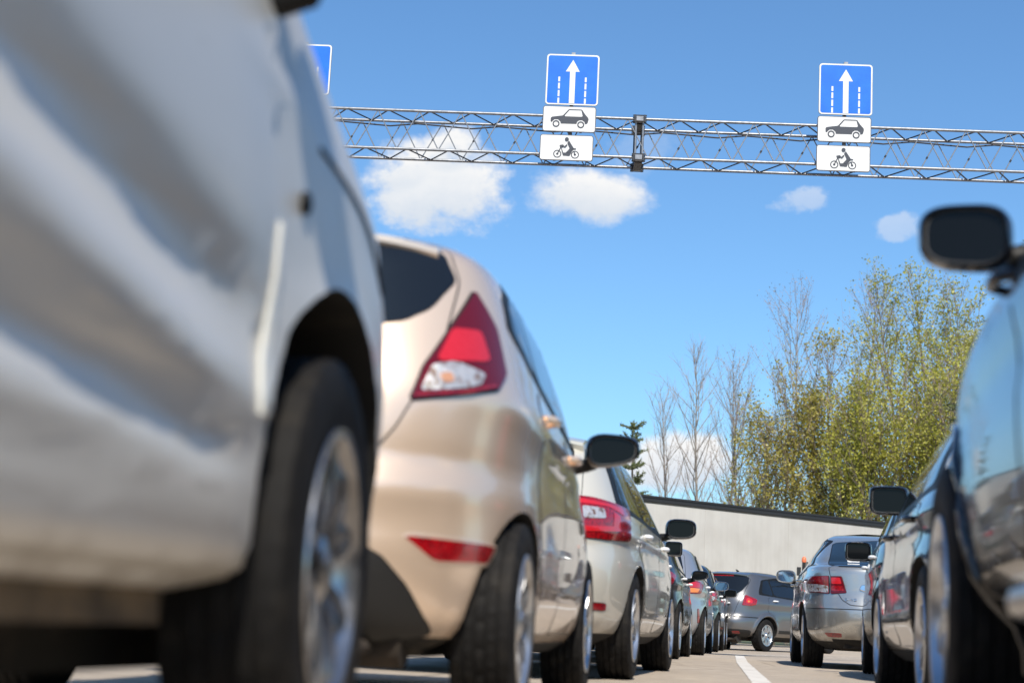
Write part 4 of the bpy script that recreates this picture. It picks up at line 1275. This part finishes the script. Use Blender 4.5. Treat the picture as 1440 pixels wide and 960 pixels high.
M_SBLUE = mat('sign_blue', (.007, .125, .60), .35, coat=.4, vary=(4, (.010, .145, .66), .4, .6))
M_SWHITE = mat('sign_white', (.66, .66, .65), .4, vary=(5, (.56, .55, .53), .5, .8))
M_SBACK = mat('sign_grey_edge', (.09, .09, .10), .5, .3)
M_SINK = mat('sign_ink', (.035, .04, .055), .5)


def rrect(w, h, r, n=6):
    pts = []
    for cx, cz, a0 in ((w / 2 - r, h / 2 - r, 0), (-w / 2 + r, h / 2 - r, 90), (-w / 2 + r, -h / 2 + r, 180), (w / 2 - r, -h / 2 + r, 270)):
        for i in range(n + 1):
            a = R_(a0 + 90 * i / n); pts.append((cx + r * math.cos(a), cz + r * math.sin(a)))
    return pts


def flat(name, pts, th, y, m, par):       # extruded outline standing th proud of y, towards the driver (-Y)
    mb = MB(); mb.poly(pts, th)
    o = mb.build(name, m, par); o.location = (0, y, 0)
    return o


def ring_pts(name, cx, cz, r0, r1, y, th, m, par, n=28):
    mb = MB(); vs = []; fs = []
    for i in range(n):
        a = 2 * math.pi * i / n
        for r, yy in ((r0, 0), (r1, 0), (r1, -th), (r0, -th)): vs.append((cx + r * math.cos(a), yy, cz + r * math.sin(a)))
    for i in range(n):
        for j in range(4): fs.append((i * 4 + j, i * 4 + (j + 1) % 4, ((i + 1) % n) * 4 + (j + 1) % 4, ((i + 1) % n) * 4 + j))
    mb.add(vs, fs); o = mb.build(name, m, par); o.location = (0, y, 0)
    return o


def disc_pts(cx, cz, r, n=24): return [(cx + r * math.cos(2 * math.pi * i / n), cz + r * math.sin(2 * math.pi * i / n)) for i in range(n)]


def sign_at(name, gx, z, label, cat, group):
    p = GA + gdir * gx; n = Vector((gdir.y, -gdir.x, 0))
    q = p + n * .09
    o = empty(name, (q.x, q.y, z), gang, label, cat, group)
    o.scale = (.95, .95, .95)
    return o


def backing(root, w, h, r, edge, face):
    flat('panel', rrect(w, h, r), .012, .006, M_SBACK, root)
    flat('border', rrect(w - edge * 2, h - edge * 2, r - edge), .003, -.0061, face, root)
    mb = MB()
    for x in (-w * .22, w * .22): mb.box((x, .05, 0), (.035, .075, h * .9))
    mb.build('bracket', M_STEELD, root)


def lane_sign(gx, z, label):
    s = sign_at('lane_sign', gx, z, label, 'road sign', 'blue lane arrow signs on the gantry')
    backing(s, .70, .70, .045, .003, M_SWHITE)
    flat('blue_field', rrect(.655, .655, .03), .002, -.0092, M_SBLUE, s)
    y = -.0113
    flat('arrow', [(-.036, -.327), (.036, -.327), (.036, .11), (.092, .11), (0, .272), (-.092, .11), (-.036, .11)], .002, y, M_SWHITE, s)
    for x in (-.175, .175):
        for (a, b) in ((-.327, -.255), (-.235, -.150), (-.130, -.050), (-.030, .035)):
            flat('lane_dash', [(x - .012, a), (x + .012, a), (x + .012, b), (x - .012, b)], .002, y, M_SWHITE, s)
    mb = MB(); mb.box((0, .012, .362), (.05, .04, .03)); mb.build('clamp', M_STEEL, s)
    mb = MB(); mb.tube([(0, .075, .372), (0, .075, -1.02)], .026, 10); mb.build('mount_post', M_STEEL, s, True)
    return s


def T1(px, py):                            # tracing grid of the small plates
    v = (py - 38 - .0256 * (px - 40)) / 370
    u = (px - 40 + .05 * (py - 38)) / 782
    return ((u - .5) * .70, (.5 - v) * .35)


def car_plate(gx, z, label):
    s = sign_at('car_plate', gx, z, label, 'road sign', 'white car plates under the lane arrows')
    backing(s, .70, .35, .035, .010, M_SWHITE)
    y = -.0092
    body = [(148, 225), (155, 208), (175, 200), (250, 190), (325, 182), (345, 165), (410, 98), (425, 90), (600, 95), (615, 103), (655, 165), (700, 215), (705, 240), (690, 290), (675, 303), (650, 305), (645, 275), (610, 250), (570, 250), (540, 268), (525, 303), (295, 298), (290, 268), (255, 238), (205, 238), (172, 265), (165, 278), (148, 270)]
    flat('car_symbol', [T1(*p) for p in body], .002, y, M_SINK, s)
    flat('car_window', [T1(*p) for p in ((355, 185), (425, 108), (600, 112), (618, 190), (600, 200), (365, 195))], .002, y - .0021, M_SWHITE, s)
    for (cx, cy) in ((227, 300), (589, 314)):
        c = T1(cx, cy)
        ring_pts('car_wheel', c[0], c[1], .030, .046, y - .0021, .002, M_SINK, s)
    return s


def T2(px, py):
    v = (py - 445 - .040 * (px - 20)) / 362
    u = (px - 18 + .06 * (py - 445)) / 782
    return ((u - .5) * .70, (.5 - v) * .35)


def cycle_plate(gx, z, label):
    s = sign_at('motorcycle_plate', gx, z, label, 'road sign', 'white motorcycle plates on the gantry')
    backing(s, .70, .35, .035, .010, M_SWHITE)
    y = -.0092
    for (cx, cy) in ((262, 726), (520, 741)):
        c = T2(cx, cy)
        ring_pts('motorcycle_wheel', c[0], c[1], .040, .053, y, .002, M_SINK, s)
        flat('wheel_hub', disc_pts(c[0], c[1], .015, 14), .002, y, M_SINK, s)
    def pl(name, pts, k=0): flat(name, [T2(*p) for p in pts], .002, y - .0022 * k, M_SINK, s)
    pl('motorcycle_fork', [(255, 722), (268, 728), (322, 640), (308, 636)], 1)
    pl('motorcycle_frame', [(298, 605), (350, 597), (362, 612), (345, 640), (325, 636), (350, 712), (385, 712), (445, 655), (470, 640), (505, 650), (540, 655), (538, 668), (500, 670), (478, 690), (440, 758), (345, 748), (318, 640), (305, 632)], 2)
    pl('rider_body', [(412, 572), (438, 545), (505, 652), (470, 668), (432, 720), (395, 710), (446, 650)], 3)
    pl('rider_arm', [(340, 605), (372, 622), (398, 596), (414, 606), (380, 640), (335, 622)], 4)
    pl('axle_stay', [(512, 745), (526, 740), (514, 690), (500, 690)], 3)
    c = T2(406, 524)
    flat('rider_head', disc_pts(c[0], c[1], .026, 20), .002, y - .0022 * 3, M_SINK, s)
    return s


for cx_, cyb, cyp1, cyp2, lb in (((805, 116), None, (800.5, 171), (796.5, 211), 'left'), ((1187.5, 129.5), None, (1185.5, 185.5), (1184, 226), 'right')):
    where = 'beside the truss splice' if lb == 'left' else 'right of the truss splice'
    a, z = gx_of(*cx_); lane_sign(a, z, 'blue sign with white up arrow, complete and ' + where)
    a, z = gx_of(*cyp1); car_plate(a, z, 'white plate with dark car symbol ' + where)
    a, z = gx_of(*cyp2); cycle_plate(a, z, 'white plate with motorcycle and rider symbol ' + where)
a, z = gx_of(430, 101)
lane_sign(a, z, 'blue arrow sign mostly hidden behind the silver van, leftmost on the truss')

# ------------------------------------------------------------------ trailer across the head of the queue
M_CURT = mat('trailer_side', (.50, .485, .45), .55, vary=(1.2, (.44, .42, .385), .4, .7), bump=(3, .12, .02))
_nt = M_CURT.node_tree                    # rain streaks down the side
_tc = _nt.nodes.new('ShaderNodeTexCoord'); _mp = _nt.nodes.new('ShaderNodeMapping'); _mp.inputs['Scale'].default_value = (5, 5, .25)
_nz = _nt.nodes.new('ShaderNodeTexNoise'); _nz.inputs['Scale'].default_value = 1.6; _nz.inputs['Detail'].default_value = 7
_mr = _nt.nodes.new('ShaderNodeMapRange'); _mr.inputs[1].default_value = .3; _mr.inputs[2].default_value = .75; _mr.inputs[3].default_value = 1.02; _mr.inputs[4].default_value = .92
_vm = _nt.nodes.new('ShaderNodeVectorMath'); _vm.operation = 'SCALE'
_bs = _nt.nodes['Principled BSDF']; _src = _bs.inputs['Base Color'].links[0].from_socket
_nt.links.new(_tc.outputs['Object'], _mp.inputs[0]); _nt.links.new(_mp.outputs[0], _nz.inputs[0]); _nt.links.new(_nz.outputs[0], _mr.inputs[0])
_nt.links.new(_src, _vm.inputs[0]); _nt.links.new(_mr.outputs[0], _vm.inputs['Scale']); _nt.links.new(_vm.outputs[0], _bs.inputs['Base Color'])
M_RAIL = mat('trailer_rail', (.02, .02, .021), .5)
TA, TB_ = Vector((-3.66, 46.0, 0)), Vector((3.14, 53.0, 0))
td = (TB_ - TA).normalized(); tang = math.atan2(td.y, td.x)
tl = empty('semi_trailer', TA - td * 1.35, tang, 'long pale box trailer with black top rail parked across behind the queue', 'trailer')
TL_, TZ0, TZ1, TW = 13.6, 1.15, 4.0, 2.5
npn = 8
for i in range(npn):
    mb = MB(); x0 = TL_ * i / npn; w_ = TL_ / npn - .004
    mb.box((x0 + TL_ / npn / 2, .03 + .004 * (i % 2), (TZ0 + TZ1) / 2 - .1), (w_, .06, TZ1 - TZ0 - .2))
    mb.build('side_panel', M_CURT, tl)
mb = MB(); mb.box((TL_ / 2, TW / 2 + .05, (TZ0 + TZ1) / 2 - .01), (TL_ - .02, TW - .12, TZ1 - TZ0 - .06)); mb.build('box_body', M_CURT, tl)
mb = MB(); mb.box((TL_ / 2, .02, TZ1 - .09), (TL_ + .06, .10, .11)); mb.box((TL_ / 2, -.005, TZ1 - .005), (TL_ + .06, .09, .055)); mb.box((TL_ / 2, TW / 2, TZ1 + .0), (TL_ + .04, TW, .05)); mb.build('top_rail', M_RAIL, tl)
mb = MB(); mb.box((TL_ / 2, .02, TZ0 - .06), (TL_ + .04, .12, .16)); mb.box((TL_ / 2, TW / 2, TZ0 - .2), (TL_ - .4, .9, .2)); mb.build('chassis', M_RAIL, tl)
for xw in (2.0, 3.3, 4.6):
    for yw in (.2, TW - .2):
        o = link('wheel', wheel_meshes(.50, .38, .30, 'cover')[0], tl, (xw, yw, .5)); o.rotation_euler = (0, 0, -math.pi / 2 if yw < 1 else math.pi / 2)
        link('tyre', wheel_meshes(.50, .38, .30, 'cover')[1], o)
mb = MB()
for xw in (9.6,):
    for yw in (.5, TW - .5): mb.box((xw, yw, .55), (.14, .14, 1.1)); mb.box((xw, yw, .03), (.4, .3, .06))
mb.build('landing_leg', M_RAIL, tl)

# beacon on a post beside the saloon
bx = Vector((.50, 40.5, 0))
bp_ = empty('beacon_post', bx, 0, 'dark post with orange lamp standing behind the silver saloon', 'beacon')
mb = MB(); mb.lathe([(0, .12), (.02, .12), (.03, .05), (2.1, .045), (2.1, .001)], 12, 0, 'Z'); mb.box((-.12, -.02, 1.88), (.10, .10, .20)); mb.box((-.06, 0, 1.84), (.12, .03, .03)); mb.box((.09, 0, 1.98), (.07, .08, .26)); mb.build('post', M_DARK, bp_)
mb = MB(); mb.lathe([(2.1, .05), (2.13, .058), (2.20, .052), (2.24, .02), (2.24, .001)], 16, 0, 'Z'); mb.build('orange_lamp', mat('orange_lens', (.70, .17, .07), .4), bp_, True)

# ------------------------------------------------------------------ trees
def leaf_mat(name, c1, c2, tr=.35):
    m = bpy.data.materials.new(name); m.use_nodes = True
    nt = m.node_tree; nt.nodes.clear(); N, L = nt.nodes.new, nt.links.new
    out = N('ShaderNodeOutputMaterial'); mx = N('ShaderNodeMixShader'); d = N('ShaderNodeBsdfPrincipled'); t = N('ShaderNodeBsdfTranslucent')
    d.inputs['Roughness'].default_value = .45
    g_ = N('ShaderNodeNewGeometry'); cr = N('ShaderNodeMix'); cr.data_type = 'RGBA'
    L(g_.outputs['Random Per Island'], cr.inputs[0]); cr.inputs[6].default_value = (*c1, 1); cr.inputs[7].default_value = (*c2, 1)
    L(cr.outputs[2], d.inputs['Base Color']); L(cr.outputs[2], t.inputs['Color'])
    mx.inputs[0].default_value = tr
    L(d.outputs[0], mx.inputs[1]); L(t.outputs[0], mx.inputs[2]); L(mx.outputs[0], out.inputs[0])
    return m


M_BARK = mat('pale_bark', (.30, .27, .235), .85, vary=(3, (.13, .11, .095), .42, .65))
M_BARKD = mat('brown_bark', (.20, .16, .125), .9, vary=(4, (.11, .09, .07), .4, .65))
M_TWIG = mat('twig_bark', (.26, .20, .175), .9)
L_GREEN = leaf_mat('spring_leaf', (.27, .28, .030), (.47, .44, .080))
L_OLIVE = leaf_mat('olive_leaf', (.29, .26, .04), (.44, .38, .085))
L_BUD = leaf_mat('reddish_bud', (.30, .19, .13), (.36, .27, .15), .2)
L_PINE = leaf_mat('pine_needle', (.09, .115, .04), (.16, .18, .07), .15)


def tree(name, label, px, ytop, Y, kind, seed, spread=.30, nb=26, leaf=L_GREEN, nleaf=14, lsz=.13, bark=M_BARK, base=.12, lean=0, stems=1, group='trees beyond the trailer'):
    rr = random.Random(seed)
    X = (px - 1099) * Y / 2300
    hz = 895 + .049 * (px - 1099)
    Ht = .3 + (hz - ytop) * Y / 2300
    root = empty(name, (X, Y, 0), 0, label, 'tree', group)
    tb, br, lf = MB(), MB(), MB()
    lv, lfc = [], []

    def leaves(p, d, n, sz):
        for _ in range(n):
            q = p + Vector((rr.gauss(0, sz * 1.1), rr.gauss(0, sz * 1.1), rr.gauss(0, sz * 1.1)))
            a = Vector((rr.gauss(0, 1), rr.gauss(0, 1), rr.gauss(0, 1) + .3)).normalized()
            b = a.cross(Vector((rr.gauss(0, 1), rr.gauss(0, 1), rr.gauss(0, 1)))).normalized()
            s = sz * rr.uniform(.55, 1.25)
            k = len(lv)
            lv.extend([q, q + a * s * .5 + b * s * .30, q + a * s, q + a * s * .5 - b * s * .30])
            lfc.append((k, k + 1, k + 2, k + 3))

    def walk(p, d, ln, r0, r1, segs, up, wob):
        pts = [p.copy()]; rs = [r0]
        for i in range(segs):
            d = (d + Vector((rr.gauss(0, wob), rr.gauss(0, wob), rr.gauss(0, wob) + up))).normalized()
            p = p + d * (ln / segs); pts.append(p.copy()); rs.append(r0 + (r1 - r0) * (i + 1) / segs)
        return pts, rs

    for st in range(stems):
        off = Vector((rr.uniform(-.5, .5), rr.uniform(-.5, .5), 0)) if stems > 1 else Vector((0, 0, 0))
        d0 = Vector((lean + rr.gauss(0, .03) + off.x * .22, rr.gauss(0, .04) + off.y * .22, 1)).normalized()
        h = Ht * (1 if st == 0 else rr.uniform(.72, .95))
        pts, rs = walk(off, d0, h, .0065 * Ht + .02, .010, 12, .03, .035)
        tb.tube(pts, rs, 7)
        for k in range(nb):
            f = base + (1 - base) * ((k + rr.random()) / nb) ** .9
            f = min(f, .97)
            i = min(11, int(f * 12)); t = f * 12 - i
            p = pts[i].lerp(pts[i + 1], t)
            a = k * 2.4 + rr.uniform(-.5, .5)
            prof = math.sin(math.pi * min(1, (f - base) / (1 - base) * .80 + .16)) ** .8
            ln = Ht * spread * prof * rr.uniform(.7, 1.25) + .3
            el = rr.uniform(.55, 1.15) + .22 * f
            d = Vector((math.cos(a) * math.cos(el), math.sin(a) * math.cos(el), math.sin(el)))
            bp, brs = walk(p, d, ln, rs[i] * .38 + .005, .006, 6, .10, .10)
            br.tube(bp, brs, 5, 0, False)
            nt_ = int(5 + ln * 2.6)
            for q in range(nt_):
                g_ = .2 + .8 * (q + rr.random()) / nt_
                ii = min(5, int(g_ * 6)); pp = bp[ii].lerp(bp[ii + 1], min(1, g_ * 6 - ii))
                dd = ((bp[ii + 1] - bp[ii]).normalized() + Vector((rr.gauss(0, .55), rr.gauss(0, .55), rr.gauss(.25, .4)))).normalized()
                tl_ = rr.uniform(.35, 1.0) * (.5 + .5 * (1 - g_)) * (1.0 + ln * .18)
                tp, trs = walk(pp, dd, tl_, .0065, .003, 3, .12, .14)
                br.tube(tp, trs, 3, 1, False)
                if leaf:
                    dens = nleaf * (.75 + 1.3 * noise.noise(pp * .55 + Vector((seed, 0, 0)))) * (1.35 - .85 * min(1, pp.z / Ht))
                    for c in (tp[1], tp[2], tp[3]):
                        m_ = dens / 3; m_ = int(m_) + (rr.random() < m_ % 1)
                        if m_ > 0: leaves(c, dd, m_, lsz)
    tb.build('trunk', bark, root, True, 80)
    br.build('branches', [bark, M_TWIG], root)
    if lv:
        c = link('crown', mesh('crown', lv, lfc, leaf), root); c['kind'] = 'stuff'
    return root


def spruce(name, label, px, ytop, Y, seed, wd=.22, nl=26, group='conifers'):
    rr = random.Random(seed)
    X = (px - 1099) * Y / 2300; hz = 895 + .049 * (px - 1099); Ht = .3 + (hz - ytop) * Y / 2300
    root = empty(name, (X, Y, 0), 0, label, 'tree', group)
    tb, br = MB(), MB(); lv, lfc = [], []
    tb.tube([(0, 0, 0), (.05, 0, Ht * .5), (0, 0, Ht)], [.012 * Ht, .008 * Ht, .015], 8)
    def needles(p, d, ln, n):
        for i in range(n):
            q = p + d * (ln * i / n)
            for _ in range(3):
                a = (d * .8 + Vector((rr.gauss(0, .7), rr.gauss(0, .7), rr.gauss(0, .7)))).normalized(); b = a.cross(Vector((rr.gauss(0, 1), rr.gauss(0, 1), .3))).normalized()
                s = rr.uniform(.07, .12); k = len(lv)
                lv.extend([q - b * .016, q + a * s - b * .008, q + a * s + b * .008, q + b * .016]); lfc.append((k, k + 1, k + 2, k + 3))
    nw = int(Ht / .55)
    for w in range(nw):
        z = Ht * (1 - (w + .3) / nw * .9)
        ln = (Ht - z) * wd + .12
        for k in range(6):
            a = k * 1.047 + w * .5 + rr.uniform(-.3, .3); el = rr.uniform(.15, .6) if w < 5 else rr.uniform(-.1, .35)
            d = Vector((math.cos(a) * math.cos(el), math.sin(a) * math.cos(el), math.sin(el))); l_ = ln * rr.uniform(.7, 1.2)
            p = Vector((0, 0, z)); e = p + d * l_
            br.tube([p, p + d * l_ * .5, e + Vector((0, 0, .06 * l_))], [.02, .014, .007], 4, 0, False)
            needles(p + d * l_ * .25, d, l_ * .8, int(6 + l_ * 16))
            for q in range(int(2 + l_ * 4)):
                g_ = .3 + .65 * rr.random(); sd_ = (d + Vector((rr.gauss(0, .5), rr.gauss(0, .5), rr.gauss(.15, .3)))).normalized()
                sl = rr.uniform(.25, .5) * (1 + .25 * l_); s0 = p + d * l_ * g_
                br.tube([s0, s0 + sd_ * sl], [.009, .005], 3, 0, False); needles(s0, sd_, sl, int(5 + sl * 16))
    needles(Vector((0, 0, Ht - .7)), Vector((0, 0, 1)), .75, 22)
    tb.build('trunk', M_BARKD, root, True, 80); br.build('branches', M_BARKD, root)
    c = link('crown', mesh('crown', lv, lfc, L_PINE), root); c['kind'] = 'stuff'
    return root


tree('bare_birch', 'thin bare birch with pale trunk, leftmost of the leafless trees', 988, 505, 66, 'up', 11, .20, 46, None, 0, bark=M_BARK, lean=-.03)
tree('bare_birch', 'slight leafless sapling leaning beside the thin bare birch', 952, 560, 67, 'up', 12, .20, 34, None, 0, bark=M_BARK, lean=-.06)
tree('budding_birch', 'lowest sparse budding tree between the bare birch and the green mass', 1042, 520, 71, 'up', 31, .26, 46, L_BUD, 4, .075, lean=-.02)
tree('bare_birch', 'bare grey tree just right of the thin bare birch with pale trunk', 1022, 560, 72, 'up', 32, .22, 44, None, 0, bark=M_BARK, lean=.02)
tree('budding_birch', 'tall sparse birch with reddish buds left of the big green tree', 1105, 435, 72, 'up', 13, .26, 52, L_BUD, 4, .075, lean=.03)
tree('budding_birch', 'second sparse birch with reddish buds, taller and closer to the green crowns', 1172, 420, 73, 'up', 14, .24, 52, L_BUD, 4.5, .075, lean=.05)
tree('olive_bush', 'brownish olive low tree spilling over the trailer rail left of centre', 1070, 560, 63, 'up', 15, .34, 30, L_OLIVE, 19, .115, bark=M_BARKD, stems=3, base=.05)
tree('green_tree', 'tall leafy yellow green tree with upright branches, tallest crown', 1275, 398, 65, 'up', 16, .26, 44, L_GREEN, 18, .115, bark=M_BARKD, stems=3, base=.05, lean=.03)
tree('green_tree', 'dense leafy tree low behind the trailer, left part of the green mass', 1165, 500, 62, 'up', 17, .32, 36, L_OLIVE, 25, .115, bark=M_BARKD, stems=3, base=.05)
tree('green_tree', 'leafy green tree just left of the black off-roader mirror arm', 1338, 405, 66, 'up', 18, .24, 42, L_GREEN, 27, .115, bark=M_BARKD, stems=2, base=.05, lean=.05)
tree('green_tree', 'bushy green tree low and in front of the tallest crown', 1232, 560, 60, 'up', 19, .42, 36, L_GREEN, 27, .115, bark=M_BARKD, stems=3, base=.04)
tree('green_tree', 'bushy green tree behind the black estate car roof', 1330, 540, 61, 'up', 20, .42, 36, L_GREEN, 27, .115, bark=M_BARKD, stems=3, base=.04)
tree('budding_birch', 'sparse pinkish budding tree at the right end of the crowns', 1392, 430, 70, 'up', 21, .26, 34, L_BUD, 5, .09, lean=.03)
tree('green_tree', 'green tree partly cut off by the right edge of the picture', 1470, 470, 64, 'up', 22, .32, 36, L_GREEN, 27, .115, bark=M_BARKD, stems=2, base=.05)
spruce('young_spruce', 'young conifer tip rising behind the cream estate car', 886, 600, 60, 5, .12)
spruce('dark_pine', 'dark conifer whose branch ends reach in at the right edge', 1500, 130, 44, 6, .30)
